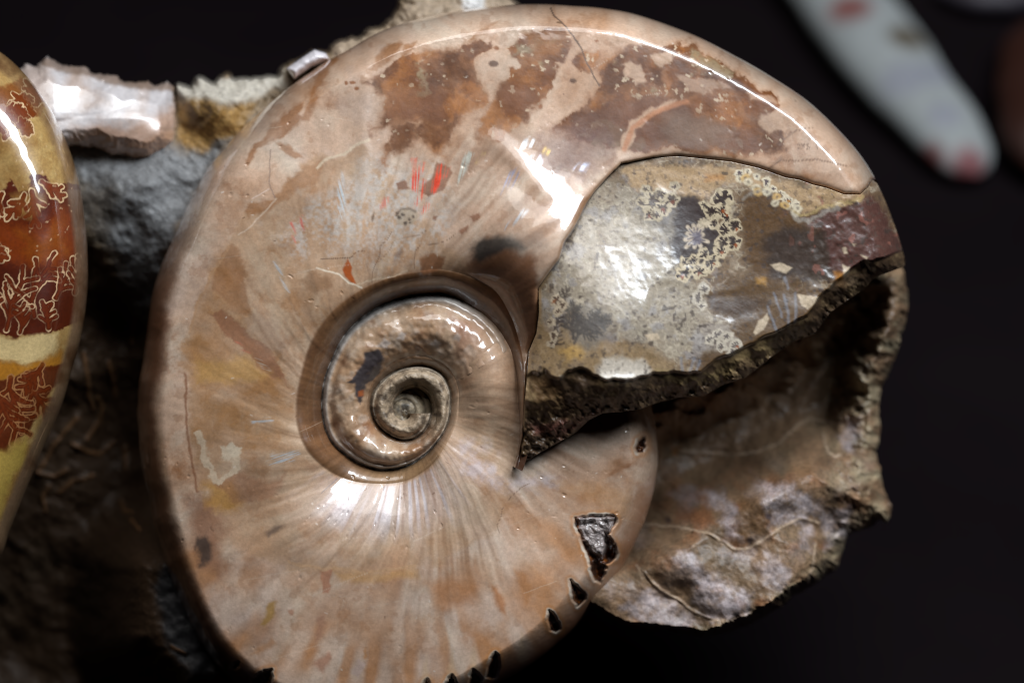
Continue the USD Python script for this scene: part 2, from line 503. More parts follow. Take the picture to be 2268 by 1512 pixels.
i = np.nonzero((AA < 105))[0]
dm[i] = np.where(inside(X[i], Y[i], STONE_CUT), seg_dist(X[i], Y[i], MARGIN), -1)
pf = pit_field(X, Y)
pf[H < 0] = -1e3
kill = (dm > 22) | (pf > 3.5)
F = F[~kill[F].any(1)]
used = np.unique(F)
re = np.full(len(X), -1)
re[used] = np.arange(len(used))
F = re[F]
X, Y, H, AA, RR = X[used], Y[used], H[used], AA[used], RR[used]

#PAINT_SHELL_BEGIN
P = Paint(X, Y, (190, 162, 140), 1)
PINK, TAN, BROWN, DARK, CREAM = (190, 166, 150), (164, 128, 98), (132, 84, 50), (88, 60, 44), (206, 190, 166)
U01 = (RR - fK(AA)) / (fR(AA) - fK(AA))
sw = AA + 16 * np.sin(np.clip(U01, 0, 1) * 2.4)         # growth lines sweep forward and back
wob = 3.5 * fbm(X, Y, 90, 45, 3)
streak = (0.6 * noise((sw + wob) * 5.0, RR * 0.16, 22, 21) + 0.4 * noise((sw + 0.5 * wob) * 15, RR * 0.3, 22, 22)) * np.clip(0.6 + 1.2 * fbm(X, Y, 110, 47, 3), 0.1, 1)
cloud = fbm(X, Y, 150, 41, 5, 0.55)
fine = fbm(X, Y, 30, 43, 4, 0.6)
veil = fbm(sw * 9 + wob * 5, RR * 0.55, 70, 49, 5, 0.6)
mott = fbm(X + 14 * P.wx, Y + 14 * P.wy, 62, 53, 5, 0.62)
P.all(np.clip(1.1 * cloud + 0.5 * streak + 0.5 * mott - 0.0, 0, 1) * 0.9, (160, 120, 88))
P.all(np.clip(1.5 * mott + 0.5 * veil - 0.3, 0, 1) * 0.8, (126, 80, 46))
P.all(np.clip(1.4 * veil - 0.5 * cloud + 0.3 * fine, 0, 1) * 0.75, (210, 196, 178))
P.all(np.clip(-1.2 * cloud - 0.6 * fine - 0.15, 0, 1) * 0.6, (194, 176, 164))
rays = noise((sw + wob * 0.6) * 11, RR * 0.07, 24, 81) * 0.6 + noise((sw + wob * 0.4) * 24, RR * 0.1, 24, 83) * 0.4
P.all(np.clip(1.2 * rays - 0.1, 0, 1) * (1 - sstep(0.35, 0.75, U01)) * 0.6, (206, 194, 178))
P.all(np.clip(-1.3 * rays - 0.15, 0, 1) * (1 - sstep(0.35, 0.8, U01)) * 0.6, (130, 92, 60))
P.all(sstep(0.26, 0.44, fbm(X, Y, 120, 57, 2) * 0.4 + fbm(X + 5 * P.wx, Y + 5 * P.wy, 30, 59, 4, 0.6)) * 0.3, (140, 98, 66))
# inner flank, where the outer shell layer has gone: browner, streaked
INNER = [(806, 318), (740, 352), (690, 350), (640, 400), (592, 440), (548, 482), (512, 545), (470, 610), (440, 660), (415, 730), (408, 800), (418, 900), (428, 1010), (452, 1090), (470, 1170), (520, 1215), (600, 1250), (700, 1262), (800, 1268), (900, 1258),
         (1000, 1230), (1080, 1190), (1140, 1120), (1140, 900), (1140, 640), (1020, 560), (930, 480), (880, 400)]
i_ = near(X, Y, INNER, 60)
P.poly(INNER, (170, 138, 108), soft=7, warp=16, alpha=0.6)
P.all(np.where(near(X, Y, INNER, 0), sstep(0, 60, sdf(X, Y, INNER)), 0) * np.clip(0.2 + 1.5 * veil + 0.6 * streak, 0, 1) * 0.6, (186, 164, 140))
P.all(np.where(near(X, Y, INNER, 0), sstep(0, 60, sdf(X, Y, INNER)), 0) * np.clip(1.5 * mott - 0.1, 0, 1) * 0.7, (146, 102, 66))
P.poly([(500, 540), (520, 560), (560, 700), (640, 840), (650, 1000), (600, 1010), (440, 1000), (420, 900), (412, 790), (440, 690), (470, 600)], (158, 116, 76), soft=25, warp=24, alpha=0.9, mod=np.clip(0.75 + 1.0 * mott + 0.5 * veil, 0.15, 1))
P.poly([(470, 690), (495, 678), (525, 705), (560, 742), (600, 790), (640, 850), (600, 840), (560, 800), (520, 765), (478, 735)], (140, 98, 74), soft=4, warp=12, alpha=0.8)
P.poly([(430, 800), (540, 790), (600, 830), (520, 850), (430, 840)], (176, 138, 84), soft=14, warp=14, alpha=0.7)
P.poly([(540, 700), (600, 700), (640, 760), (620, 810), (560, 770)], (120, 104, 92), soft=18, warp=18, alpha=0.45)
# umbilical wall
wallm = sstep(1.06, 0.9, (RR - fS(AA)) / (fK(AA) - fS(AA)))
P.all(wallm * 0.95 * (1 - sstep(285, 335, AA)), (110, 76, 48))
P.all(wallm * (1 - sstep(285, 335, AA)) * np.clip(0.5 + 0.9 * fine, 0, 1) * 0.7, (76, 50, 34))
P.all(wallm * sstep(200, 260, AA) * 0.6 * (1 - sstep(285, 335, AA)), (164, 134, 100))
# brown stains on the upper flank
stain = np.clip(0.95 + 0.6 * fbm(X, Y, 50, 61, 5, 0.6), 0.35, 1)
A1 = [(819, 186), (835, 175), (878, 131), (922, 115), (993, 111), (1029, 95), (1089, 91), (1097, 99), (1069, 127), (1057, 159), (1069, 198), (1073, 234), (1049, 254), (1001, 286), (978, 317), (954, 305), (938, 278), (859, 278), (831, 286), (851, 254), (847, 214), (835, 195)]
A2 = [(880, 280), (980, 288), (975, 340), (985, 350), (960, 330), (930, 300), (900, 330), (868, 330), (846, 372), (842, 360), (862, 320)]
B1 = [(1117, 103), (1156, 87), (1208, 63), (1255, 60), (1271, 79), (1251, 115), (1236, 147), (1216, 190), (1204, 222), (1168, 254), (1137, 290), (1113, 306), (1049, 302), (1065, 270), (1081, 238), (1097, 222), (1113, 179), (1148, 151), (1140, 131), (1121, 119)]
C1 = [(1262, 138), (1282, 118), (1322, 114), (1312, 148), (1292, 160), (1268, 144)]
C2 = [(1344, 118), (1400, 108), (1452, 100), (1500, 92), (1540, 112), (1600, 148), (1660, 178), (1700, 210), (1718, 244), (1704, 268), (1740, 316), (1716, 344), (1640, 344), (1500, 338), (1420, 330), (1380, 320), (1330, 336), (1296, 322), (1250, 312), (1230, 300), (1258, 268), (1290, 236), (1324, 200), (1336, 178), (1320, 150)]
crisp = sstep(-0.25, 0.25, fbm(X, Y, 85, 67, 2) + 0.15)
for q in (A1, A2, B1, C1, C2):
    P.poly(q, (166, 118, 78), soft=20, warp=18, alpha=0.6)
    P.poly(q, (118, 72, 38), soft=2.5, warp=17, alpha=1.0, mod=stain * crisp)
    P.poly(q, (118, 72, 38), soft=17, warp=17, alpha=0.95, mod=stain * (1 - crisp))
    P.poly(q, (84, 50, 28), soft=9, warp=22, alpha=0.9, mod=np.clip(0.35 + 1.9 * mott + 0.6 * streak, 0, 1))
    P.poly(q, (140, 122, 96), soft=6, warp=10, alpha=0.9, mod=sstep(0.22, 0.45, fine * 0.7 + 0.6 * fbm(X, Y, 110, 63, 2)))
    P.poly(q, (170, 112, 58), soft=3, warp=12, alpha=0.75, mod=np.clip(-1.7 * mott - 0.1, 0, 1))
    P.poly(q, (196, 176, 150), soft=3, warp=12, alpha=0.8, mod=sstep(0.44, 0.56, fbm(X + 3 * P.wx, Y, 11, 69, 2)) * sstep(-0.1, 0.3, fbm(X, Y, 90, 73, 2)))
P.poly([(850, 210), (930, 200), (1000, 220), (960, 270), (870, 270)], (112, 72, 48), soft=20, warp=20, alpha=0.7)
P.poly([(1110, 190), (1190, 180), (1200, 240), (1120, 260)], (116, 76, 52), soft=18, warp=18, alpha=0.6)
P.poly([(1160, 76), (1262, 66), (1230, 130), (1180, 130)], (142, 92, 46), soft=12, warp=12, alpha=0.7)
P.poly([(1290, 250), (1370, 205), (1480, 215), (1560, 250), (1640, 290), (1690, 330), (1560, 340), (1420, 326), (1330, 320), (1260, 306)], (98, 68, 54), soft=16, warp=20, alpha=0.8)
P.poly([(1480, 260), (1560, 250), (1620, 280), (1590, 330), (1480, 326)], (128, 112, 98), soft=22, warp=18, alpha=0.45)
# pale gaps inside the stains
for q, al in (([(1372, 138), (1412, 150), (1426, 172), (1404, 186), (1376, 170)], 0.9), ([(1444, 122), (1492, 112), (1496, 138), (1464, 150), (1450, 136)], 0.95), ([(1500, 170), (1560, 168), (1612, 186), (1580, 206), (1520, 198)], 0.55),
              ([(1378, 316), (1396, 270), (1440, 242), (1502, 222), (1500, 232), (1448, 256), (1412, 290), (1396, 330), (1384, 334)], 0.75), ([(1690, 262), (1730, 250), (1750, 300), (1706, 296), (1682, 280)], 0.9), ([(1652, 206), (1700, 214), (1716, 234), (1668, 226)], 0.6)):
    P.poly(q, (186, 156, 132), soft=4, warp=12, alpha=al)
P.line([(1384, 330), (1402, 284), (1450, 250), (1520, 224)], 9, (168, 116, 84), soft=4, warp=3, alpha=0.8)
for (x, y, rx, ry, c) in ((1093, 143, 11, 7, DARK), (1100, 106, 6, 5, BROWN), (1270, 181, 8, 5, DARK), (1196, 238, 5, 5, BROWN), (782, 184, 7, 4, BROWN), (768, 185, 4, 5, BROWN), (790, 196, 5, 4, BROWN), (1238, 50, 7, 3, (110, 84, 62)), (1322, 92, 5, 3, BROWN)):
    P.poly([(x + rx * math.cos(t), y + ry * math.sin(t)) for t in np.linspace(0, 6.2, 9)], c, soft=2, warp=3, alpha=0.9)
# left group of brown stains
D1 = [(545, 362), (550, 340), (562, 318), (590, 296), (600, 272), (632, 250), (652, 222), (668, 222), (660, 250), (668, 256), (690, 218), (706, 212), (700, 240), (684, 268), (664, 270), (640, 296), (612, 304), (590, 320), (574, 330), (566, 350), (552, 368)]
for q, c, al in ((D1, (140, 96, 62), 0.8), ([(610, 310), (650, 320), (668, 352), (650, 360), (620, 330)], (146, 100, 64), 0.7), ([(548, 470), (552, 456), (584, 438), (608, 440), (600, 462), (572, 474), (556, 482)], (146, 100, 62), 0.8),
                 ([(640, 400), (672, 374), (720, 356), (700, 402), (670, 420), (640, 430), (610, 450), (604, 430)], (150, 110, 78), 0.75), ([(700, 165), (716, 140), (748, 128), (756, 140), (730, 160), (712, 190), (690, 216)], (146, 100, 64), 0.8),
                 ([(842, 118), (858, 100), (880, 92), (892, 104), (868, 132), (836, 150), (815, 152)], (140, 96, 60), 0.85), ([(886, 128), (900, 100), (922, 90), (918, 104), (900, 124), (890, 134)], (140, 96, 60), 0.8),
                 ([(1040, 86), (1070, 66), (1098, 52), (1088, 66), (1060, 84), (1044, 92)], (146, 104, 70), 0.85), ([(500, 555), (520, 545), (540, 580), (552, 640), (560, 700), (524, 690), (490, 650), (470, 640)], (134, 92, 60), 0.55)):
    P.poly(q, c, soft=5, warp=10, alpha=al, mod=stain)
# streaks of grey nacre across the inner flank
P.poly([(760, 420), (840, 330), (900, 380), (980, 380), (1000, 470), (980, 560), (860, 590), (760, 560), (660, 560), (620, 500), (680, 440)], (190, 182, 174), soft=40, warp=34, alpha=0.85, mod=np.clip(0.45 + 1.2 * streak + 0.9 * fbm(X, Y, 7, 85, 2) + 0.5 * mott, 0, 1))
P.poly([(1020, 330), (1180, 300), (1240, 420), (1200, 560), (1080, 520), (1010, 470)], (160, 128, 106), soft=30, warp=24, alpha=0.7, mod=np.clip(0.6 + 1.0 * streak, 0, 1))
P.poly([(1190, 300), (1340, 300), (1360, 340), (1300, 400), (1200, 390)], (120, 96, 92), soft=24, warp=18, alpha=0.6)
P.poly([(1040, 575), (1100, 545), (1180, 560), (1200, 640), (1196, 720), (1180, 770), (1150, 780), (1130, 720), (1090, 640)], (118, 80, 56), soft=14, warp=14, alpha=0.9)
P.poly([(930, 575), (960, 562), (990, 572), (980, 600), (930, 602)], (130, 88, 60), soft=4, warp=8, alpha=0.9)
P.poly([(1044, 548), (1062, 530), (1100, 524), (1140, 530), (1160, 545), (1130, 556), (1090, 572), (1070, 582), (1050, 575)], (52, 50, 48), soft=9, warp=8, alpha=0.92)
P.poly([(1120, 526), (1200, 520), (1210, 545), (1140, 560)], (150, 140, 130), soft=14, warp=12, alpha=0.5)
# brown sub-patches
for q in ([(880, 408), (900, 402), (910, 420), (884, 424)], [(968, 362), (1000, 372), (1004, 384), (980, 420), (950, 436), (930, 424), (955, 400)], [(1018, 516), (1040, 500), (1038, 514), (1026, 522)], [(1040, 480), (1060, 470), (1064, 484), (1050, 494)], [(958, 480), (968, 482), (964, 490), (957, 488)]):
    P.poly(q, (132, 92, 70), soft=2.5, warp=5, alpha=0.85)
# the small dendrite at the middle
P.poly([(878, 480), (888, 462), (908, 458), (926, 468), (928, 482), (916, 498), (896, 502), (880, 496)], (172, 156, 136), soft=3, warp=3, alpha=0.8)
for (x, y, r_) in ((886, 482, 5), (894, 474, 4), (908, 486, 4), (918, 478, 4), (900, 496, 5), (912, 496, 3), (884, 472, 3)):
    P.poly([(x + r_ * math.cos(t), y + r_ * math.sin(t)) for t in np.linspace(0, 6.2, 9)], (64, 52, 46), soft=3, warp=7, alpha=0.85)
P.line([(880, 478), (888, 463), (906, 459), (922, 466)], 3, (84, 70, 60), soft=3, warp=5, alpha=0.6)
P.poly([(822, 478), (828, 470), (830, 484), (826, 494)], (96, 74, 54), soft=3, warp=3, alpha=0.8)
P.poly([(872, 560), (884, 548), (890, 560), (876, 572), (870, 580)], (110, 104, 104), soft=6, warp=5, alpha=0.6)
P.poly([(773, 574), (782, 592), (778, 606), (788, 632), (774, 626), (763, 612), (760, 598), (766, 584)], (168, 82, 34), soft=2.5, warp=3, alpha=0.95)
P.line([(712, 574), (778, 571), (790, 556), (808, 556)], 1.6, (90, 70, 54), soft=1, warp=2, alpha=0.8)
P.line([(704, 594), (730, 602), (752, 610), (770, 628), (800, 636)], 3, (222, 210, 190), soft=2, warp=3, alpha=0.9)
P.line([(790, 630), (830, 618), (870, 612), (900, 602)], 2.5, (206, 186, 160), soft=2, warp=3, alpha=0.7)
P.poly([(600, 560), (720, 540), (860, 540), (930, 580), (820, 630), (720, 700), (660, 780), (630, 720)], (150, 112, 78), soft=26, warp=26, alpha=0.7, mod=np.clip(0.5 + 1.4 * mott + 0.6 * rays, 0, 1))
P.poly([(664, 620), (700, 600), (730, 620), (716, 650), (680, 650)], (134, 100, 72), soft=8, warp=14, alpha=0.6)
# cracks
P.line([(1218, 18), (1226, 34), (1250, 55), (1270, 78), (1288, 110), (1300, 140), (1316, 172), (1328, 190)], 2.6, (84, 68, 58), soft=1.2, warp=3, alpha=0.85)
P.line([(599, 332), (596, 360), (598, 410), (608, 438)], 1.8, (130, 112, 104), soft=1.2, warp=2, alpha=0.7)
P.line([(596, 418), (560, 440)], 1.6, (210, 190, 176), soft=1.5, warp=2, alpha=0.7)
P.line([(610, 440), (560, 500), (530, 520)], 2.5, (206, 186, 166), soft=2, warp=3, alpha=0.6)
P.line([(820, 306), (770, 332), (730, 350), (700, 374)], 5, (208, 192, 168), soft=3, warp=8, alpha=0.7)
P.line([(1740, 300), (1770, 290), (1800, 284)], 1.8, (120, 94, 78), soft=1, warp=3, alpha=0.7)
P.line([(1700, 376), (1730, 356), (1780, 352), (1840, 358), (1880, 366)], 2.2, (110, 84, 66), soft=1.5, warp=4, alpha=0.7)
P.line([(1720, 330), (1732, 312), (1760, 296)], 1.8, (116, 90, 72), soft=1.5, warp=4, alpha=0.6)
P.line([(1730, 352), (1712, 372)], 8, (120, 96, 80), soft=5, warp=8, alpha=0.45)
P.line([(1180, 770), (1168, 778)], 2, (80, 60, 46), soft=1.5, alpha=0.6)
P.line([(745, 1060), (712, 1092)], 1.4, (120, 108, 106), soft=1, warp=2, alpha=0.7)
# faint small figures once inked on the shell near the mouth
for q in ([(1766, 322), (1772, 319), (1772, 324), (1767, 329), (1773, 329)], [(1776, 320), (1782, 319), (1777, 324), (1782, 326), (1776, 330)], [(1793, 319), (1787, 320), (1787, 324), (1793, 325), (1792, 330), (1786, 330)], [(1808, 320), (1810, 329)]):
    P.line(q, 1.8, (112, 88, 70), soft=1.4, alpha=0.75)
# lower flank: golden clouding, fans of radial staining towards the keel
low = sstep(1080, 1260, Y)
soft = fbm(X, Y, 95, 65, 4, 0.5)
P.all(low * np.clip(0.15 + 1.3 * soft + 0.3 * streak, 0, 1) * 0.8, (176, 132, 98))
P.all(low * np.clip(-0.1 - 1.4 * soft + 0.4 * veil, 0, 1) * 0.8, (204, 182, 168))
keelward = sstep(0.45, 0.8, U01) * low
P.all(keelward * np.clip(0.1 + 1.5 * noise(AA * 5.6, RR * 0.16, 16, 71) + 0.5 * soft, 0, 1) * 0.75, (172, 122, 80))
P.all(keelward * np.clip(-0.1 - 1.5 * noise(AA * 5.6, RR * 0.16, 16, 71), 0, 1) * 0.6, (206, 184, 166))
P.all(sstep(0.9, 1.0, U01) * sstep(1000, 1200, Y) * sstep(1000, 1200, X) * 0.8, (150, 94, 60))
for q, c, al, so in (([(950, 1290), (1000, 1270), (1060, 1300), (1050, 1340), (980, 1350)], (168, 112, 66), 0.7, 22), ([(1090, 1296), (1102, 1300), (1118, 1340), (1116, 1362), (1100, 1352)], (160, 104, 60), 0.7, 6), ([(1140, 1260), (1170, 1270), (1180, 1310), (1165, 1335)], (164, 112, 68), 0.6, 8),
                     ([(1110, 1100), (1160, 1120), (1240, 1170), (1260, 1220), (1200, 1210), (1130, 1160)], (170, 122, 82), 0.6, 18), ([(1240, 1080), (1330, 1070), (1390, 1090), (1400, 1150), (1370, 1140), (1300, 1110)], (178, 134, 92), 0.6, 20),
                     ([(712, 1262), (740, 1260), (730, 1312), (712, 1312)], (168, 118, 92), 0.8, 3), ([(576, 1380), (600, 1336), (616, 1332), (612, 1360), (590, 1384)], (172, 136, 82), 0.9, 5), ([(560, 1450), (600, 1405), (610, 1415), (590, 1440)], (176, 132, 96), 0.7, 6),
                     ([(640, 1352), (655, 1348), (652, 1366), (642, 1366)], (158, 112, 88), 0.7, 3), ([(694, 1470), (730, 1440), (736, 1460), (712, 1490)], (160, 112, 88), 0.7, 6), ([(800, 1450), (812, 1430), (808, 1452)], (176, 126, 80), 0.8, 4), ([(776, 1490), (790, 1456), (806, 1462), (790, 1500)], (188, 166, 156), 0.8, 4),
                     ([(700, 1370), (720, 1360), (718, 1412), (700, 1420)], (156, 118, 98), 0.6, 6)):
    P.poly(q, c, soft=so, warp=8, alpha=al)
P.poly([(420, 1100), (470, 1110), (500, 1180), (480, 1290), (440, 1240), (420, 1180)], (146, 104, 80), soft=18, warp=18, alpha=0.7)
P.poly([(430, 1190), (452, 1180), (474, 1200), (470, 1230), (446, 1252), (440, 1230)], (66, 58, 54), soft=9, warp=14, alpha=0.85)
P.poly([(455, 1060), (520, 1080), (540, 1110), (500, 1140), (462, 1120)], (182, 136, 74), soft=16, warp=16, alpha=0.8)
P.poly([(470, 1060), (540, 1050), (600, 1070), (640, 1050), (600, 1100), (520, 1115), (480, 1085)], (150, 108, 82), soft=8, warp=12, alpha=0.6)
# cream island with brown in it
P.line([(446, 960), (452, 1000), (460, 1040), (480, 1060), (520, 1050), (530, 1000), (522, 985)], 15, (204, 186, 162), soft=4, warp=17, alpha=0.75)
P.poly([(490, 992), (520, 980), (536, 990), (532, 1010), (508, 1016), (492, 1008)], (204, 190, 168), soft=4, warp=14, alpha=0.75)
P.poly([(590, 1180), (610, 1166), (630, 1164), (614, 1180), (594, 1190)], (104, 90, 82), soft=6, warp=6, alpha=0.7)
# seam line between outer layer and lower flank
P.line([(640, 1240), (690, 1252), (720, 1258), (760, 1256), (800, 1264), (860, 1262), (920, 1248)], 4, (186, 152, 120), soft=3, warp=6, alpha=0.8)
P.poly([(740, 1262), (860, 1268), (920, 1254), (930, 1275), (840, 1290), (760, 1285)], (184, 142, 92), soft=10, warp=8, alpha=0.6)
P.line([(408, 830), (410, 900), (416, 960), (428, 1040), (440, 1090)], 4, (126, 84, 58), soft=3, warp=5, alpha=0.7)
P.line([(512, 548), (478, 600), (440, 664), (418, 740)], 4, (176, 140, 108), soft=3, warp=6, alpha=0.7)
P.poly([(338, 690), (372, 690), (376, 760), (372, 830), (345, 850), (322, 800)], (112, 76, 60), soft=14, warp=16, alpha=0.7)
P.all(sstep(0.855, 0.93, U01 + 0.03 * fine) * sstep(130, 155, AA) * (1 - sstep(228, 250, AA)) * (0.85 + 0.0 * X), (120, 82, 58))  # brown paint deepens the shade on the left keel edge
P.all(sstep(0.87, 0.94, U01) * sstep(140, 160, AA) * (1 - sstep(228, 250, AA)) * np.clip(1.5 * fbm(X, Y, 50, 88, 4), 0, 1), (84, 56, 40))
# cream lips round the pits
pf = pit_field(X, Y)
P.all(np.where(H > 0, sstep(-18, -6, pf), 0) * 0.6, (178, 122, 72))
P.all(np.where(H > 0, sstep(-9, -4, pf + 2.5 * fbm(X, Y, 14, 93, 2)), 0) * np.clip(0.55 + 0.9 * noise(X, Y, 16, 94), 0.1, 0.95), (200, 188, 172))
P.all(np.where(H > 0, sstep(-1.5, 1.5, pf), 0), (70, 44, 30))
# pale tall teeth near the bottom keel
for (x, y) in ((1155, 1440), (945, 1492), (1000, 1480), (1050, 1470)):
    P.poly([(x, y - 46), (x + 12, y + 20), (x + 2, y + 36), (x - 10, y + 20)], (196, 170, 140), soft=6, warp=5, alpha=0.6)
# dark brown line in the gap along the broken margin
side = np.full(X.shape, -1e3)
i = np.nonzero(AA < 105)[0]
side[i] = np.where(inside(X[i], Y[i], STONE_CUT), 1, -1) * seg_dist(X[i], Y[i], MARGIN)
P.all(sstep(-3.0, 1.0, side), (74, 46, 28))
P.all(sstep(-9, -4, side) * (1 - sstep(-4, -1, side)) * 0.7, (150, 112, 80))
# mother-of-pearl glints painted into the pigment: red and blue-white slivers
nac = np.zeros(len(X))


def flash(pts, color, k=0.6, soft=4.5, warp=3.5):
    i = np.nonzero(near(X, Y, pts, 10))[0]
    a = sstep(-soft, soft, sdf(X[i] + P.wx[i] * warp, Y[i] + P.wy[i] * warp, pts))
    a = a * np.clip(0.45 + 1.3 * noise(AA[i] * 44, RR[i] * 0.12, 14, 90) + 0.5 * noise(X[i], Y[i], 14, 91), 0.0, 1)
    P.put(i, a * 0.85, color)
    nac[i] = np.maximum(nac[i], a * k)


RED, ICE, GOLD = (255, 84, 60), (216, 226, 232), (214, 186, 120)
flash([(932, 360), (940, 362), (934, 392), (924, 426), (910, 420), (912, 394), (922, 376)], RED)
flash([(908, 352), (914, 350), (908, 378), (904, 374)], (230, 130, 110))
flash([(918, 352), (924, 350), (918, 384), (914, 380)], (236, 120, 100))
flash([(975, 364), (998, 370), (990, 390), (968, 416), (960, 430), (955, 426), (960, 400), (968, 380)], RED)
flash([(940, 400), (946, 402), (936, 440), (924, 456), (920, 450)], (240, 100, 76))
flash([(945, 448), (952, 450), (946, 470), (936, 474), (938, 462)], (244, 96, 80))
flash([(850, 440), (862, 438), (856, 456), (842, 466), (838, 458)], (226, 150, 134))
flash([(640, 492), (646, 490), (654, 522), (655, 540), (648, 524)], (236, 126, 112))
flash([(664, 476), (669, 476), (670, 510), (666, 506)], (236, 120, 110))
flash([(756, 377), (762, 379), (764, 440), (762, 488), (756, 484), (748, 456), (748, 420)], ICE)
flash([(606, 580), (614, 588), (634, 630), (642, 648), (634, 640), (620, 612)], ICE)
flash([(1036, 334), (1050, 340), (1042, 360), (1020, 400), (1008, 412), (1016, 384)], (206, 208, 196))
flash([(1070, 336), (1076, 338), (1060, 360), (1054, 362)], GOLD)
flash([(1148, 320), (1170, 306), (1192, 312), (1180, 328), (1152, 334)], ICE)
flash([(1196, 318), (1222, 332), (1216, 344), (1196, 336)], GOLD)
flash([(1168, 350), (1196, 338), (1206, 362), (1180, 372), (1164, 362)], (190, 198, 220))
flash([(1262, 372), (1290, 358), (1308, 362), (1300, 378), (1270, 380)], (196, 204, 224))
flash([(1120, 392), (1148, 372), (1150, 392), (1128, 420), (1110, 430)], (160, 166, 190))
flash([(1118, 500), (1160, 460), (1172, 466), (1148, 490), (1116, 512)], (200, 204, 208))
flash([(520, 756), (540, 770), (552, 782), (534, 776)], (220, 120, 100))
flash([(566, 796), (580, 800), (600, 822), (590, 822)], (214, 200, 184))
flash([(558, 930), (600, 926), (604, 931), (560, 936)], ICE)
flash([(600, 1010), (660, 1000), (662, 1006), (604, 1018)], ICE)
flash([(594, 1022), (650, 1014), (652, 1020), (600, 1030)], ICE)
pan = sstep(0, 10, RR - fK(AA)) * (1 - sstep(60, 150, RR - fK(AA) + 30 * mott)) * sstep(205, 240, AA + 10 * mott) * (1 - sstep(285, 325, AA + 10 * mott))
bars = np.clip(0.25 + 1.5 * noise((AA + wob * 0.3) * 7, RR * 0.05, 16, 95), 0, 1)
P.all(pan * (0.35 + 0.65 * bars) * 0.75, (206, 202, 208))
P.all(pan * np.clip(-0.2 + 1.6 * noise((AA + wob * 0.3) * 9, RR * 0.05, 16, 97), 0, 1) * 0.6, (140, 112, 96))
nac = np.maximum(nac, pan * bars * 0.15)
P.poly([(1010, 990), (1060, 960), (1100, 1000), (1130, 1050), (1200, 1060), (1240, 1075), (1180, 1090), (1090, 1080), (1030, 1050)], (196, 186, 190), soft=14, warp=18, alpha=0.6, mod=np.clip(0.5 + 1.5 * fine, 0, 1))
# hair-fine scratches and tiny white chips left by the polishing
rgs = np.random.default_rng(77)
for k in range(46):
    x, y, an, L = rgs.uniform(380, 1750), rgs.uniform(60, 1480), rgs.uniform(-0.5, 0.3), rgs.uniform(30, 150)
    P.line([(x, y), (x + L * math.cos(an), y + L * math.sin(an))], 1.0, (206, 190, 172), soft=1.0, warp=1.5, alpha=rgs.uniform(0.15, 0.4))
for k in range(9):
    x, y, an = rgs.uniform(420, 1600), rgs.uniform(120, 1400), rgs.uniform(0, 6.28)
    q = [(x, y)]
    for _ in range(7):
        an += rgs.normal(0, 0.35)
        x, y = x + 20 * math.cos(an), y + 20 * math.sin(an)
        q.append((x, y))
    P.line(q, 1.2, (112, 88, 70), soft=1.0, warp=2, alpha=rgs.uniform(0.35, 0.7))
for k in range(150):
    x, y, q = rgs.uniform(340, 1850), rgs.uniform(30, 1500), rgs.uniform(1.2, 3.2)
    P.line([(x, y), (x + rgs.uniform(-5, 5), y + rgs.uniform(-3, 3))], q, ((216, 204, 190), (104, 76, 56))[k % 4 == 0], soft=1.0, warp=1, alpha=rgs.uniform(0.3, 0.8))
P.all(sstep(345, 392, AA) * 0.8, (178, 148, 122))
P.all(sstep(345, 392, AA) * np.clip(1.5 * fbm(X, Y, 40, 97, 4), 0, 1) * 0.6, (150, 110, 80))
#PAINT_SHELL_END
P.C = P.C * np.clip(1 + 0.42 * fbm(X + 10 * P.wx, Y + 10 * P.wy, 120, 87, 6, 0.64) + 0.22 * rays * (1 - U01), 0.55, 1.35)[:, None]
lum = P.C @ np.array([0.25, 0.6, 0.15])
P.C = np.clip((lum[:, None] + (P.C - lum[:, None]) * 1.04) * np.array([1.0, 0.97, 0.955]), 0.004, 0.95)
V = to_world(X, Y, H)
F = orient(V, F)
am = thing('ammonite', 'large polished ammonite with pinkish beige shell, brown stains and broken mouth showing stone', 'ammonite')
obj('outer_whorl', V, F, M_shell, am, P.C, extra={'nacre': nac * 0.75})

# inner whorls
na2, nw2, nf2 = 900, 22, 60
A = np.linspace(392, 1080, na2)
Sx = np.minimum(fS(A - 360) + 14, fR(A) * 0.98)
rr = np.concatenate([fS(A)[:, None] + (fK(A) - fS(A))[:, None] * np.linspace(0, 1, nw2, endpoint=False), fK(A)[:, None] + (np.maximum(Sx, fK(A) + 2) - fK(A))[:, None] * np.linspace(0, 1, nf2)], 1)
aa = np.repeat(A[:, None], rr.shape[1], 1)
H = whorl(aa, rr)
X, Y = CX + rr * np.cos(np.radians(aa)), CY - rr * np.sin(np.radians(aa))
F = grid_faces(na2, rr.shape[1])
X, Y, H, AA, RR = X.ravel(), Y.ravel(), H.ravel(), aa.ravel(), rr.ravel()
H = H + 5.0 * fbm(X, Y, 36, 12, 3) + 2.2 * fbm(X, Y, 15, 13, 2)
Q = (RR - fK(AA)) / np.maximum(fS(np.maximum(AA - 360, -60)) - fK(AA), 5)
H = H + 5 * np.exp(-((Q - 0.93) / 0.05) ** 2) - 5 * np.exp(-((Q - 0.8) / 0.07) ** 2)
P = Paint(X, Y, (164, 130, 100), 5)
cl = fbm(X, Y, 60, 15, 4)
P.all(np.clip(1.2 * cl, 0, 1), (190, 166, 142))
P.all(np.clip(-1.3 * cl, 0, 1), (136, 92, 60))
P.all(np.clip(1.6 * fbm(X + 6 * P.wx, Y + 6 * P.wy, 24, 99, 4) - 0.1, 0, 1) * 0.7, (196, 180, 164))
P.all(np.clip(-1.6 * fbm(X + 6 * P.wx, Y + 6 * P.wy, 20, 98, 4) - 0.2, 0, 1) * 0.7, (118, 78, 52))
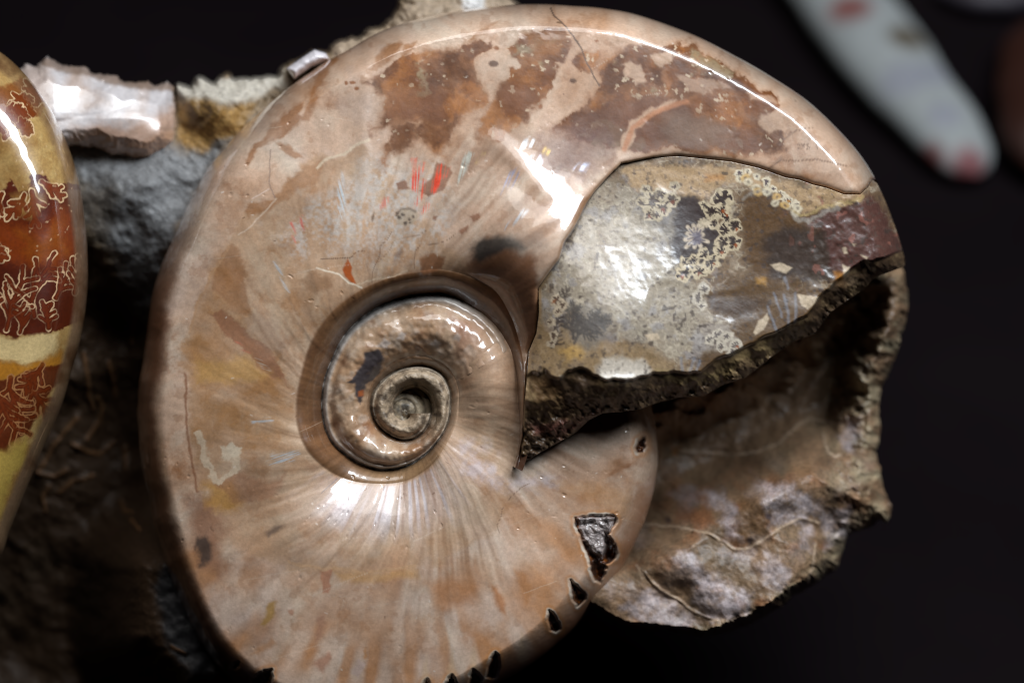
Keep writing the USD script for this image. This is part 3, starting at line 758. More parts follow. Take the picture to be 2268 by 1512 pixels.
P.poly([(1000, 700), (1060, 720), (1100, 800), (1100, 880), (1060, 860), (1010, 780)], (128, 74, 54), soft=20, warp=14, alpha=0.8)
for k, (x, y) in enumerate([(960, 764), (1012, 748), (1036, 860), (1022, 800), (892, 742), (1044, 780), (1060, 700), (850, 760)]):
    P.poly([(x - 14, y + 4), (x + 2, y - 12), (x + 12, y - 2), (x + 6, y + 12)], (184, 172, 164), soft=4, warp=9, alpha=0.7)
P.all(sstep(0.84, 0.95, Q) * 0.85, (170, 168, 164))
P.all(sstep(0.955, 1.0, Q) * np.clip(0.6 + fbm(X, Y, 8, 19, 2), 0, 1), (70, 66, 64))
P.all(sstep(432, 396, AA) * 0.8, (178, 148, 122))
P.all(sstep(432, 396, AA) * np.clip(1.5 * fbm(X, Y, 40, 97, 4), 0, 1) * 0.6, (150, 110, 80))
P.poly([(806, 780), (838, 772), (852, 800), (840, 830), (812, 858), (800, 898), (788, 880), (784, 850), (770, 844), (790, 820), (804, 806)], (58, 54, 58), soft=4, warp=8, alpha=0.95)
P.poly([(794, 868), (806, 866), (806, 878), (794, 880)], (170, 90, 40), soft=3, warp=4, alpha=0.8)
P.all(sstep(640, 720, AA) * 0.75, (156, 140, 118))
P.all(sstep(640, 720, AA) * np.clip(fbm(X, Y, 14, 29, 3) * 2.0, 0, 1), (92, 78, 64))
H = H + sstep(560, 700, AA) * 2.5 * fbm(X, Y, 15, 28, 3)
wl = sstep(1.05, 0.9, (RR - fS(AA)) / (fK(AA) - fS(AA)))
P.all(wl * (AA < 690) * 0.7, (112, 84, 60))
nac = np.zeros(len(X))
V = to_world(X, Y, H)
F = orient(V, F)
old = AA[F].mean(1) > 665
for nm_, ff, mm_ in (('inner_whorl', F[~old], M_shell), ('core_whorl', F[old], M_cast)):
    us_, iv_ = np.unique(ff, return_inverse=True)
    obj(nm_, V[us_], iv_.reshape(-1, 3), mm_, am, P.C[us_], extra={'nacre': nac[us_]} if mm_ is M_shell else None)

# the first tiny whorls, a lumpy grey knob
q = np.linspace(0, 2 * np.pi, 64, endpoint=False)
rad = np.linspace(0.02, 1, 26)
X, Y = CX - 2 + 60 * rad[:, None] * np.cos(q)[None], CY - 4 + 60 * rad[:, None] * np.sin(q)[None]
ang = (np.degrees(np.arctan2(-(Y - CY), X - CX)) - 40) % 360
spir = ((rad[:, None] * 60 - ang / 360 * 22) % 22) / 22
H = 112 + 20 * (1 - rad[:, None] ** 2) + 6 * np.sin(np.pi * spir) ** 0.6 + 3 * fbm(X, Y, 12, 77, 2) - 10 * np.exp(-((X - 904) ** 2 + (Y - 924) ** 2) / 60)
P = Paint(X.ravel(), Y.ravel(), (158, 142, 118), 8)
P.all(np.clip(fbm(X, Y, 14, 79, 3).ravel() * 1.8, 0, 1), (84, 78, 70))
P.all(sstep(0.25, 0.05, spir.ravel()) * 0.7, (76, 66, 56))
V = to_world(X.ravel(), Y.ravel(), H.ravel())
obj('shell_core', V, orient(V, grid_faces(26, 64, True)), M_cast, am, P.C)

# chamber pits
for k, p in enumerate(PITS):
    c = np.mean(p, 0)
    q = c + (np.array(p, float) - c) * (1 + 7.0 / np.maximum(np.hypot(*(np.array(p, float) - c).T), 8))[:, None]
    X, Y, S, F = patch(q, 2.2)
    a, r = ab(X, Y)
    a = np.where(a < 0, a + 360, a)
    d = sdf(X, Y, p)
    hh = whorl(a, np.minimum(r, fR(a) * 0.995))
    H = hh - 12 - 22 * sstep(0, 14, d) + 11 * fbm(X, Y, 13, 80 + k, 3)
    P = Paint(X, Y, (64, 38, 26), 9)
    P.all(np.clip(fbm(X, Y, 12, 90 + k, 3) * 1.5, 0, 1), (150, 84, 34))
    if k == 0:
        P.poly([(1278, 1146), (1362, 1144), (1350, 1180), (1338, 1180), (1342, 1215), (1336, 1236), (1312, 1226), (1300, 1205), (1288, 1180)], (158, 146, 142), soft=4, warp=6, alpha=0.95)
        H = H + 26 * sstep(-6, 6, sdf(X, Y, [(1278, 1146), (1362, 1144), (1350, 1180), (1340, 1180), (1342, 1215), (1336, 1236), (1312, 1226), (1300, 1205), (1288, 1180)]))
    if k == 7:
        P.C[:] = lin((98, 78, 48))
    V = to_world(X, Y, H)
    obj('chamber_cavity', V, orient(V, F), M_cavity, am, P.C)

# ------------------------------------------------------------------ stone fill at the mouth
OUTL = [(CX + fR(a) * math.cos(math.radians(a)), CY - fR(a) * math.sin(math.radians(a))) for a in np.linspace(17, 26.0, 8)]
STONE = [(x, y) for x, y in MARGIN[1:-1]] + OUTL[::-1] + LOWER[::-1]
X, Y, S, F = patch(STONE, 2.4)
a, r = ab(X, Y)
R = fR(a)
H = whorl(a, np.minimum(r, R * 0.9985)) - 7
marg = seg_dist(X, Y, MARGIN)
lowd = seg_dist(X, Y, LOWER)
wide = np.interp(X, [1150, 1250, 1330, 1430, 1500, 1600, 1700, 1850, 2000], [175, 118, 66, 70, 58, 52, 48, 46, 36]) * (1 + 0.35 * fbm(X, Y, 60, 301, 3))
rough = fbm(X, Y, 44, 303, 5, 0.6)
f = np.clip(1 - lowd / wide, 0, 1)
left = sstep(1190, 1160, X) * 0
H -= (66 + 44 * rough) * f ** 1.3 + 10 * f * fbm(X, Y, 14, 305, 3) + 10 * sstep(0, .1, f)
# gentle facets of the polished stone
H += 10 * fbm(X, Y, 190, 311, 1) + 1.8 * fbm(X, Y, 90, 313, 2) + 2 * sstep(1700, 1850, X) * fbm(X, Y, 30, 315, 2)
H -= 2.0 * sstep(0.2, 0.6, fbm(X, Y, 90, 317, 2))
H += 86 * np.exp(-((X - 1312) ** 2 + (Y - 768) ** 2) / (2 * 150 ** 2)) * (1 - 0.0 * X)
H += 16 * np.exp(-(((X - 1350) / 90) ** 2 + ((Y - 856) / 26) ** 2))
dull = np.clip(sstep(0.0, 0.15, f) + 0.8 * sstep(1700, 1900, X) + 0.3 * sstep(0.1, 0.45, fbm(X, Y, 70, 319, 4)), 0, 1)
H += 4.0 * sstep(1740, 1860, X) * fbm(X, Y, 26, 320, 3) + 0.6 * fbm(X, Y, 20, 322, 3)
#PAINT_STONE_BEGIN
P = Paint(X, Y, (118, 94, 70), 15)
c1, c2 = fbm(X, Y, 80, 331, 5, 0.6), fbm(X, Y, 26, 333, 4, 0.6)
P.all(np.clip(c1 * 1.2, 0, 1) * 0.7, (150, 134, 112))
P.all(np.clip(-c1 * 1.5, 0, 1) * 0.8, (66, 52, 42))
P.all(sstep(0.1, 0.4, c2) * 0.5, (160, 142, 120))
P.all(sstep(0.15, 0.45, -c2) * 0.5, (74, 58, 46))
P.poly([(1200, 640), (1250, 560), (1310, 450), (1390, 400), (1470, 420), (1500, 480), (1500, 600), (1560, 680), (1640, 760), (1560, 800), (1460, 770), (1330, 720), (1210, 700)], (162, 150, 132), soft=34, warp=34, alpha=0.8)
lace = np.abs(fbm(X + 8 * P.wx, Y + 8 * P.wy, 34, 337, 3, 0.6))
P.all((1 - sstep(0.0, 0.09, lace)) * 0.4, (206, 192, 168))
P.all(sstep(0.15, 0.5, fbm(X + 10 * P.wx, Y + 10 * P.wy, 55, 339, 4, 0.6)) * 0.65, (116, 96, 72))
P.all(sstep(0.2, 0.5, -fbm(X, Y, 40, 347, 4, 0.6)) * 0.5, (150, 146, 148))
P.poly([(1380, 366), (1450, 356), (1600, 368), (1750, 398), (1900, 434), (1880, 462), (1790, 466), (1740, 452), (1650, 404), (1590, 420), (1540, 440), (1470, 424), (1400, 410)], (172, 142, 106), soft=9, warp=16, alpha=0.9)
P.poly([(1560, 385), (1606, 390), (1600, 404), (1560, 400)], (178, 126, 70), soft=6, warp=8, alpha=0.7)
P.poly([(1650, 430), (1720, 430), (1800, 470), (1830, 540), (1800, 600), (1720, 640), (1660, 620), (1640, 560), (1640, 480)], (92, 66, 40), soft=14, warp=22, alpha=0.95)
P.poly([(1690, 530), (1730, 510), (1790, 500), (1850, 530), (1860, 600), (1800, 640), (1720, 620), (1700, 580)], (58, 46, 40), soft=14, warp=18, alpha=0.9)
P.poly([(1790, 480), (1850, 455), (1920, 430), (1950, 440), (1985, 520), (1990, 580), (1930, 640), (1880, 640), (1840, 580), (1820, 520)], (84, 54, 48), soft=12, warp=16, alpha=0.95)
P.poly([(1590, 620), (1660, 600), (1760, 640), (1850, 650), (1830, 720), (1740, 770), (1640, 830), (1560, 860), (1540, 800), (1620, 740)], (92, 68, 42), soft=18, warp=24, alpha=0.9)
P.poly([(1560, 660), (1640, 650), (1700, 670), (1660, 700), (1580, 690)], (66, 50, 42), soft=12, warp=14, alpha=0.7)
P.poly([(1560, 720), (1610, 715), (1640, 755), (1630, 780), (1590, 790), (1560, 770)], (150, 138, 126), soft=6, warp=14, alpha=0.85)
P.poly([(1180, 700), (1260, 740), (1380, 760), (1460, 770), (1500, 820), (1420, 850), (1330, 865), (1240, 850), (1170, 850)], (150, 124, 90), soft=16, warp=18, alpha=0.75)
P.poly([(1240, 770), (1280, 760), (1290, 790), (1260, 800)], (190, 150, 84), soft=8, warp=10, alpha=0.7)
P.poly([(1330, 800), (1430, 800), (1440, 830), (1400, 860), (1320, 850)], (200, 190, 176), soft=10, warp=12, alpha=0.8)
# speckle
sp = fbm(X, Y, 13, 341, 2)
P.all(sstep(0.42, 0.62, sp) * 0.75, (70, 58, 52))
P.all(sstep(0.36, 0.5, fbm(X + 4 * P.wx, Y, 8, 343, 2)) * 0.5, (84, 70, 62))
sp = fbm(X, Y, 17, 351, 2)
P.all(sstep(0.5, 0.66, sp) * 0.6 * sstep(1700, 1850, X), (150, 96, 82))
# the grey dendrite low on the left
rg = np.random.default_rng(5)


def fern(x, y, ang, length, depth, out, spread=38, curl=0.0):
    """Branches of a dendrite as line pieces with a thickness."""
    n = 4
    p = [(x, y)]
    for k in range(n):
        ang += curl + rg.normal(0, 7)
        x, y = x + length / n * math.cos(math.radians(ang)), y + length / n * math.sin(math.radians(ang))
        p.append((x, y))
        if depth and k >= 0:
            for sgn in (-1, 1):
                fern(x, y, ang + sgn * (spread + rg.normal(0, 8)), length * (0.5 - 0.06 * k), depth - 1, out, spread, curl)
    out.append((p, depth))
    return out


def fern_dist(X, Y, tree, pad=16):
    allp = np.vstack([np.array(p) for p, _ in tree])
    i = np.nonzero(near(X, Y, allp, pad))[0]
    d = np.full(len(i), 1e3)
    for p, dep in tree:
        j = near(X[i], Y[i], p, pad)
        d[j] = np.minimum(d[j], seg_dist(X[i][j], Y[i][j], p) - 0.7 * dep)
    return i, d


tr = fern(1272, 760, -60, 70, 2, [], 36)
tr += fern(1268, 735, -15, 66, 2, [], 34)
tr += fern(1270, 750, -100, 60, 2, [], 34)
P.poly([(1255, 740), (1262, 690), (1300, 668), (1340, 690), (1348, 740), (1310, 772), (1272, 770)], (124, 116, 106), soft=12, warp=10, alpha=0.7)
i, d = fern_dist(X, Y, tr)
P.put(i, (1 - sstep(0.5, 3, d)) * 0.75, (64, 60, 60))
for x0, y0, g, L in ((1226, 735, -70, 34), (1222, 770, -60, 34), (1240, 680, -100, 26), (1250, 665, -60, 24)):
    i, d = fern_dist(X, Y, fern(x0, y0, g, L, 1, [], 45))
    P.put(i, (1 - sstep(0.5, 3, d)) * 0.8, (62, 50, 46))
# frilled suture lobes: dark field, pale rims
P.poly([(1408, 420), (1470, 418), (1500, 436), (1520, 470), (1500, 560), (1540, 610), (1500, 600), (1478, 520), (1425, 490)], (92, 84, 78), soft=10, warp=8, alpha=0.6)
P.poly([(1500, 440), (1540, 430), (1570, 450), (1590, 490), (1600, 530), (1580, 570), (1550, 620), (1510, 620), (1486, 560), (1490, 500)], (58, 46, 44), soft=8, warp=8, alpha=0.97)


def lobes(paths, w, rim, dark=(58, 44, 40), pale=(206, 190, 162), seed=1, core=(128, 70, 40)):
    segs = [np.array(p, float) for p in paths]
    allp = np.vstack(segs)
    i = np.nonzero(near(X, Y, allp, w + rim + 14))[0]
    x, y = X[i] + 3.5 * fbm(X[i], Y[i], 13, 400 + seed, 2), Y[i] + 3.5 * fbm(X[i], Y[i], 13, 440 + seed, 2)
    d = np.full(len(i), 1e3)
    for p in segs:
        d = np.minimum(d, seg_dist(x, y, p))
    tips = np.min([np.hypot(x - p[-1][0], y - p[-1][1]) for p in segs], 0)
    P.put(i, 1 - sstep(w + rim, w + rim + 3.5, d), pale)
    P.put(i, 1 - sstep(w - 1.5, w + 1.5, d), dark)
    P.put(i, (1 - sstep(w - 2, w + 1, d)) * (1 - sstep(2, 9, tips)) * 0.9, core)




def suture(group, edge, finger, dark, pale, cores, seed):
    allp = np.array([(x, y) for x, y, r in group], float)
    i = np.nonzero(near(X, Y, allp, 40))[0]
    x, y = X[i] + 6.5 * fbm(X[i], Y[i], 15, 402 + seed, 3), Y[i] + 6.5 * fbm(X[i], Y[i], 15, 443 + seed, 3)
    dep = np.full(len(i), -1e3)
    groove = np.full(len(i), -1e3)
    for x0, y0, r0 in group:
        t_ = np.arctan2(y - y0, x - x0)
        d = r0 * (1 + 0.10 * np.cos(5 * t_ + x0)) - np.hypot(x - x0, y - y0)
        groove = np.maximum(groove, np.minimum(dep, d))
        dep = np.maximum(dep, d)
    # lobes keep their own rims where two of them meet
    rim_in = edge + finger * np.clip(1.4 * noise(x, y, 7.5, 450 + seed) + 0.5 * noise(x, y, 4, 451 + seed), 0, 1.2)
    P.put(i, sstep(-2.5, 0.5, dep), pale)
    inn = np.zeros(len(i))
    for k, (x0, y0, r0) in enumerate(group):
        t_, q_ = np.arctan2(y - y0, x - x0), np.hypot(x - x0, y - y0)
        n_ = 5 + (k * 3) % 4
        arm = np.abs(np.cos(n_ * t_ / 2 + k)) ** 1.5
        star = (r0 - edge) * (0.34 + (0.62 + 0.12 * np.cos(3 * t_ + 2 * k)) * arm)
        star = star * (1 + 0.5 * noise(x, y, 9, 470 + seed))
        inn = np.maximum(inn, sstep(1.6, -1.6, q_ - star) * (dep > edge * 0.8))
    inn = np.maximum(inn, 0.8 * sstep(0.5, 1.6, noise(x, y, 6.5, 450 + seed) * 3 * finger / 8) * sstep(edge, edge + 2, dep))
    P.put(i, inn, dark)
    for x0, y0, c in cores:
        P.put(i, (1 - sstep(3, 7, np.hypot(x - x0, y - y0))) * inn * 0.9, c)


OR, RU = (150, 78, 34), (120, 70, 52)
suture([(1600, 440, 23), (1597, 470, 18), (1574, 468, 15), (1560, 456, 10), (1612, 486, 12), (1626, 503, 17), (1604, 510, 15), (1623, 537, 18), (1600, 536, 16), (1597, 557, 15), (1575, 582, 18), (1550, 600, 17), (1514, 606, 17), (1536, 578, 15), (1519, 582, 13), (1558, 562, 13), (1580, 496, 12)], 3.2, 7.0, (56, 42, 38), (190, 172, 142),
       [(1603, 470, OR), (1632, 512, OR), (1628, 544, OR), (1600, 560, OR), (1582, 588, OR), (1552, 606, (130, 74, 48)), (1514, 612, (140, 76, 44)), (1612, 478, OR)], 1)
suture([(1489, 441, 16), (1470, 462, 16), (1440, 474, 17), (1444, 442, 20), (1462, 430, 15), (1424, 450, 13), (1456, 478, 12), (1494, 411, 11), (1430, 420, 10)], 3.0, 10.0, (84, 70, 62), (178, 162, 136), [(1490, 446, RU), (1470, 466, RU), (1440, 480, RU)], 2)
suture([(1697, 403, 9), (1638, 386, 10), (1658, 382, 9), (1678, 392, 8), (1712, 418, 9), (1728, 432, 10), (1744, 446, 11), (1762, 452, 9)], 3.4, 4.0, (86, 72, 74), (204, 190, 164), [(1744, 446, (176, 120, 50))], 3)
suture([(1560, 640, 13), (1545, 660, 13), (1556, 676, 10), (1590, 742, 13), (1612, 746, 13), (1632, 766, 13), (1600, 768, 12), (1572, 752, 12), (1620, 780, 10)], 3.0, 9.0, (104, 94, 88), (186, 174, 156), [(1634, 772, OR), (1602, 776, (120, 84, 60))], 4)
suture([(1232, 668, 12), (1246, 676, 10), (1222, 712, 11), (1226, 744, 10), (1220, 760, 10), (1236, 690, 9)], 3.0, 7.0, (88, 70, 58), (178, 160, 136), [(1228, 672, (140, 86, 50))], 5)
suture([(1196, 858, 13), (1214, 850, 13), (1230, 866, 12), (1210, 872, 13), (1190, 880, 12), (1244, 858, 11)], 2.4, 6.0, (66, 52, 44), (168, 134, 86), [(1212, 858, OR), (1228, 866, OR)], 6)
# pale leaf in the dark field
for an in (-130, -100, -75, -50, -160, 170, 20, 60, 100, 140, -20):
    L = 22 + 6 * math.sin(an)
    ex, ey = 1541 + L * math.cos(math.radians(an)), 526 + L * 1.1 * math.sin(math.radians(an))
    P.line([(1541, 526), (ex, ey)], 7.5, (190, 172, 150), soft=2.5, warp=2, alpha=0.95)
    P.line([(1541, 526), ((1541 + 3 * ex) / 4, (526 + 3 * ey) / 4)], 3, (86, 76, 84), soft=2, warp=2, alpha=0.9)
P.poly([(1532, 516), (1552, 514), (1554, 540), (1534, 542)], (92, 84, 96), soft=4, warp=4, alpha=0.9)
for an in range(0, 360, 33):
    ex, ey = 1560 + 12 * math.cos(math.radians(an)), 494 + 10 * math.sin(math.radians(an))
    P.line([(1560 + 4 * math.cos(math.radians(an)), 494), (ex, ey)], 4, (196, 178, 150), soft=2, warp=2, alpha=0.8)
# rim of cream knobs under the shell's edge, right
for k in range(13):
    t = k / 12
    x, y = 1640 + 130 * t + 8 * math.sin(k * 3), 396 + 78 * t ** 1.1 + 7 * math.sin(k * 5)
    P.poly([(x + 11 * math.cos(q), y + 9 * math.sin(q)) for q in np.linspace(0, 6.2, 9)], ((206, 192, 164), (198, 160, 98))[k % 3 == 1], soft=3, warp=4, alpha=0.85)
    P.poly([(x + 3.5 * math.cos(q), y + 4 * math.sin(q)) for q in np.linspace(0, 6.2, 7)], (86, 70, 62), soft=2, warp=3, alpha=0.7)
P.line([(1645, 444), (1665, 430), (1690, 424), (1712, 432)], 5, (166, 158, 146), soft=4, warp=8, alpha=0.45)
P.line([(1760, 474), (1800, 468), (1850, 458), (1880, 446), (1900, 438)], 6, (196, 170, 116), soft=4, warp=12, alpha=0.55)
P.line([(1756, 480), (1796, 486), (1830, 474), (1860, 462)], 9, (176, 168, 156), soft=5, warp=12, alpha=0.5)
# shell shards and needles
for q in ([(1706, 586), (1728, 584), (1756, 594), (1740, 606), (1722, 600)], [(1768, 652), (1814, 658), (1806, 672), (1790, 684), (1776, 676)], [(1668, 738), (1680, 712), (1700, 694), (1704, 706), (1690, 732), (1674, 744)], [(1866, 584), (1882, 592), (1880, 612), (1892, 610), (1912, 624), (1904, 640), (1890, 644), (1876, 622), (1866, 610)], [(1860, 636), (1876, 640), (1884, 652), (1870, 648)], [(1868, 548), (1876, 546), (1880, 560), (1872, 562)], [(1890, 538), (1898, 540), (1894, 544)], [(1906, 566), (1922, 570), (1916, 576)], [(1426, 738), (1454, 738), (1462, 752), (1436, 754)], [(1240, 830), (1248, 830), (1248, 846), (1240, 846)]):
    P.poly(q, (190, 170, 144), soft=2.5, warp=4, alpha=0.95)
P.poly([(1848, 600), (1866, 600), (1872, 640), (1856, 640)], (178, 118, 50), soft=6, warp=6, alpha=0.8)
P.poly([(1674, 616), (1700, 612), (1696, 630), (1678, 632)], (170, 126, 62), soft=6, warp=8, alpha=0.8)
for q in ([(1738, 615), (1748, 640)], [(1714, 650), (1734, 702)], [(1738, 655), (1748, 700), (1752, 745)], [(1700, 680), (1722, 734)], [(1508, 790), (1516, 850)], [(1536, 795), (1524, 850)], [(1764, 650), (1762, 740)], [(1550, 800), (1540, 830)]):
    P.line(q, 4, (128, 130, 138), soft=3.5, warp=4, alpha=0.55)
# broken face: dark earthy rock with one reddish band and pale crust lines
P.all(sstep(0.02, 0.14, f) * 0.92, (92, 72, 52))
P.all(sstep(0.02, 0.14, f) * np.clip(c2 * 1.8, 0, 1) * 0.7, (58, 44, 36))
P.all(sstep(0.02, 0.14, f) * np.clip(-c2 * 1.9 - 0.2, 0, 1) * 0.7, (164, 138, 100))
P.poly([(1170, 935), (1220, 930), (1290, 925), (1330, 912), (1300, 945), (1240, 965), (1180, 960)], (118, 76, 66), soft=12, warp=12, alpha=0.85)
P.poly([(1180, 830), (1230, 840), (1260, 870), (1230, 900), (1180, 900)], (112, 84, 54), soft=14, warp=14, alpha=0.6)
P.line([(1460, 830), (1500, 850), (1560, 845), (1600, 830), (1640, 800), (1700, 770)], 16, (146, 124, 84), soft=10, warp=16, alpha=0.6)
P.all(1 - sstep(3, 9, seg_dist(X, Y, MARGIN[:9])), (150, 124, 92))
#PAINT_STONE_END
W, F2, n = solid(X, Y, H, F, np.full(len(X), -90.0))
obj('stone_fill', W, F2, M_stone, am, np.vstack([P.C, np.tile(lin((60, 44, 34)), (n, 1))]), extra={'dull': np.concatenate([dull, np.ones(n)])})

# ================================================================== amber ammonite at the left
LCX, LCY = -260.0, 640.0
LR = PchipInterpolator(*np.array([(-110, 690), (-90, 690), (-78, 680), (-66, 645), (-62.6, 608), (-54, 544), (-43, 495), (-33, 473), (-20.6, 454), (-7.6, 452), (5, 457), (17.3, 471), (28.9, 497), (38, 520), (47, 545), (55.7, 569), (63.7, 586), (80, 600), (100, 590), (140, 520), (180, 480), (220, 540), (250, 690)]).T)
A = np.concatenate([np.linspace(-78, 70, 620), np.linspace(70, 250, 120)[1:]])
A = np.concatenate([np.linspace(-110, -78, 22)[:-1], A])
t = np.linspace(0.0, math.pi / 2, 170)
uf = np.sin(t)
uf = np.concatenate([np.linspace(0.0, 0.45, 20)[:-1], 0.45 + 0.55 * (1 - (1 - np.linspace(0, 1, 210)) ** 1.5)])
ubk = np.linspace(0.97, 0, 14)
aa = np.repeat(A[:, None], len(uf), 1)
rr = LR(A)[:, None] * uf[None]
ue = np.clip((uf - 0.74) / 0.26, 0, 1)
hf = 70 + 185 * (1 - 0.10 * uf ** 2) * np.maximum(1 - ue ** 1.9, 0) ** 0.55 - 90 * np.exp(-(uf / 0.2) ** 2)
Hf = np.repeat(hf[None], len(A), 0)
rb = LR(A)[:, None] * ubk[None]
Hb = np.repeat((70 - 150 * np.maximum(1 - ubk ** 3.0, 0) ** 0.55)[None], len(A), 0)
X = np.concatenate([LCX + rr * np.cos(np.radians(aa)), LCX + rb * np.cos(np.radians(np.repeat(A[:, None], 14, 1)))], 1)
Y = np.concatenate([LCY - rr * np.sin(np.radians(aa)), LCY - rb * np.sin(np.radians(np.repeat(A[:, None], 14, 1)))], 1)
H = np.concatenate([Hf, Hb], 1)
front = np.concatenate([np.ones_like(Hf), np.zeros_like(Hb)], 1).ravel() > 0
uu = np.concatenate([np.repeat(uf[None], len(A), 0), np.repeat(ubk[None], len(A), 0)], 1).ravel()
F = grid_faces(*X.shape)
X, Y, H = X.ravel(), Y.ravel(), H.ravel()
H = H + 3.0 * fbm(X, Y, 90, 501, 3) * front * (uu < 0.97)
#PAINT_AMBER_BEGIN
P = Paint(X, Y, (150, 122, 74), 25)
g = fbm(X, Y, 60, 511, 5, 0.6)
P.all(np.clip(g * 1.2, 0, 1) * 0.7, (196, 178, 126))
P.all(np.clip(-g * 1.4, 0, 1) * 0.8, (124, 80, 28))
P.all(np.clip(1.5 * fbm(X, Y, 14, 515, 3) - 0.2, 0, 1) * 0.5, (196, 180, 130))
rg = np.random.default_rng(9)


def frill(pts, amp, depth, sharp=0.62):
    """A suture line: each stretch of the line throws leaf-like lobes to both sides, and these again."""
    p = [np.array(q, float) for q in pts]
    for d in range(depth):
        out = [p[0]]
        for k in range(len(p) - 1):
            a, b = p[k], p[k + 1]
            v = b - a
            L = np.hypot(*v)
            nrm = np.array([-v[1], v[0]]) / (L + 1e-9)
            s = 1 if (k % 2 == 0) else -1
            h = L * amp * (0.75 + 0.5 * rg.random())
            out += [a + v * 0.30, a + v * (0.42 + 0.1 * rg.random()) + nrm * h * s, a + v * 0.62, a + v * 0.78 - nrm * h * 0.45 * s, b]
        p = out
        amp *= sharp + 0.25
    return [tuple(q) for q in p]


def fill_frill(top, bottom, color, rim=(206, 190, 160), w=5.0, core=None, warp=0):
    pts = top + bottom[::-1]
    i = np.nonzero(near(X, Y, pts, 20))[0]
    d = sdf(X[i], Y[i], pts)
    P.put(i, sstep(-1.5, 1.5, d), color)
    lines = np.minimum(seg_dist(X[i], Y[i], top), seg_dist(X[i], Y[i], bottom))
    if core is not None:
        P.put(i, sstep(0, 4, d) * (1 - sstep(8, 26, lines)) * 0.7, core)
    P.put(i, (1 - sstep(w / 2 - 1.2, w / 2 + 1.6, lines)) * 0.92, rim)




def chaikin(p, n=1):
    p = np.array(p, float)
    for _ in range(n):
        q = np.empty((2 * len(p) - 2, 2))
        q[0::2], q[1::2] = 0.78 * p[:-1] + 0.22 * p[1:], 0.22 * p[:-1] + 0.78 * p[1:]
        p = np.vstack([p[:1], q, p[-1:]])
    return [tuple(q) for q in p]


def leaf(x0, y0, x1, y1, w, n=4, seed=0, bend=0.1):
    """Outline of an oak-leaf lobe of a suture line, from its stalk to its tip and back."""
    r_ = np.random.default_rng(seed)
    a, b = np.array([x0, y0], float), np.array([x1, y1], float)
    d = b - a
    nrm = np.array([-d[1], d[0]]) / np.hypot(*d)
    sides = []
    for s_ in (1, -1):
        pts = []
        for k in range(n):
            f0 = (k + 0.15) / (n + 0.3)
            prof = w * (0.45 + 0.55 * math.sin(math.pi * min(0.95, 0.25 + 0.75 * (k + 0.5) / n)))
            off = bend * math.sin(math.pi * f0) * w
            pts.append(a + d * f0 + nrm * (s_ * prof * (0.12 + 0.14 * r_.random()) + off))
            reach = 0.75 + 0.5 * r_.random()
            tip = a + d * (f0 + 0.16 + 0.62 / n) + nrm * (s_ * prof * reach + off)
            pts.append(0.55 * pts[-1] + 0.45 * tip + d * -0.035 + nrm * s_ * 0.10 * prof)
            pts.append(tip + 0.0 * d)
            pts.append(0.62 * tip + 0.38 * (a + d * (f0 + 0.7 / n) + nrm * s_ * prof * 0.2) + d * 0.02)
            pts.append(0.72 * tip + 0.28 * (a + d * (f0 + 0.9 / n)) + d * 0.085)
        sides.append(pts)
    return sides[0] + [b + d * 0.04] + sides[1][::-1]


def put_leaf(args, fill, rim=(206, 188, 158), w=2.6, tipglow=(150, 70, 20)):
    q = leaf(*args)
    i = np.nonzero(near(X, Y, q, 8))[0]
    if len(i) == 0:
        return
    d = sdf(X[i], Y[i], q)
    P.put(i, sstep(-1, 2, d), fill)
    P.put(i, sstep(0, 2, d) * (1 - sstep(3, 9, d)) * 0.7, tipglow)
    l = seg_dist(X[i], Y[i], q)
    al = np.clip(0.75 + 0.8 * noise(X[i], Y[i], 14, 540), 0.15, 1)
    P.put(i, (1 - sstep(w / 2 - 1.0, w / 2 + 1.4, l)) * al, rim)


DK, MID, YEL = (70, 30, 12), (112, 58, 16), (176, 150, 84)


def frond(x, y, ang, length, seed, fill, rim=(208, 190, 160), w=4.2, line=2.2, spread=46, depth=2):
    """A feathery lobe of the suture: a branching stem drawn fat, with a pale line round it."""
    global rg
    rg = np.random.default_rng(seed)
    tree = fern(x, y, ang, length, depth, [], spread, rg.normal(0, 5))
    i, d = fern_dist(X, Y, tree, 14)
    if len(i) == 0:
        return
    d = d + 1.4 * noise(X[i], Y[i], 7, 545)
    P.put(i, (1 - sstep(w - 1, w + 1, d)) * 0.8, fill)
    P.put(i, (1 - sstep(0.5, w - 1, d)) * 0.35, (124, 54, 16))
    al = np.clip(0.62 + 1.0 * noise(X[i], Y[i], 22, 540), 0.05, 1)
    P.put(i, sstep(w - 0.6, w + 0.5, d) * (1 - sstep(w + line * (0.45 + 0.6 * al), w + line * (0.45 + 0.6 * al) + 1.2, d)) * al, rim)


DK, MID = (84, 30, 8), (112, 54, 14)
P.poly([(-60, 205), (0, 196), (50, 178), (86, 200), (90, 250), (40, 268), (-10, 280), (-60, 275)], (120, 66, 20), soft=6, warp=20, alpha=0.85)
for k, ar in enumerate([(58, 180, 62, 44), (30, 208, 40, 48), (0, 236, 20, 50), (46, 262, 80, 30), (10, 262, 95, 34), (-20, 250, 60, 40)]):
    frond(*ar, 600 + k, (104, 48, 12), w=3.4, line=1.8)
P.poly([(-80, 445), (-20, 440), (12, 420), (24, 400), (40, 430), (64, 420), (74, 384), (92, 384), (112, 402), (150, 408), (205, 430), (205, 690), (160, 725), (90, 742), (20, 744), (-80, 742)], DK, soft=2.5, warp=13, alpha=1.0)
P.poly([(-60, 490), (60, 500), (150, 470), (185, 540), (130, 590), (40, 590), (-60, 590)], (126, 56, 10), soft=34, warp=34, alpha=0.85)
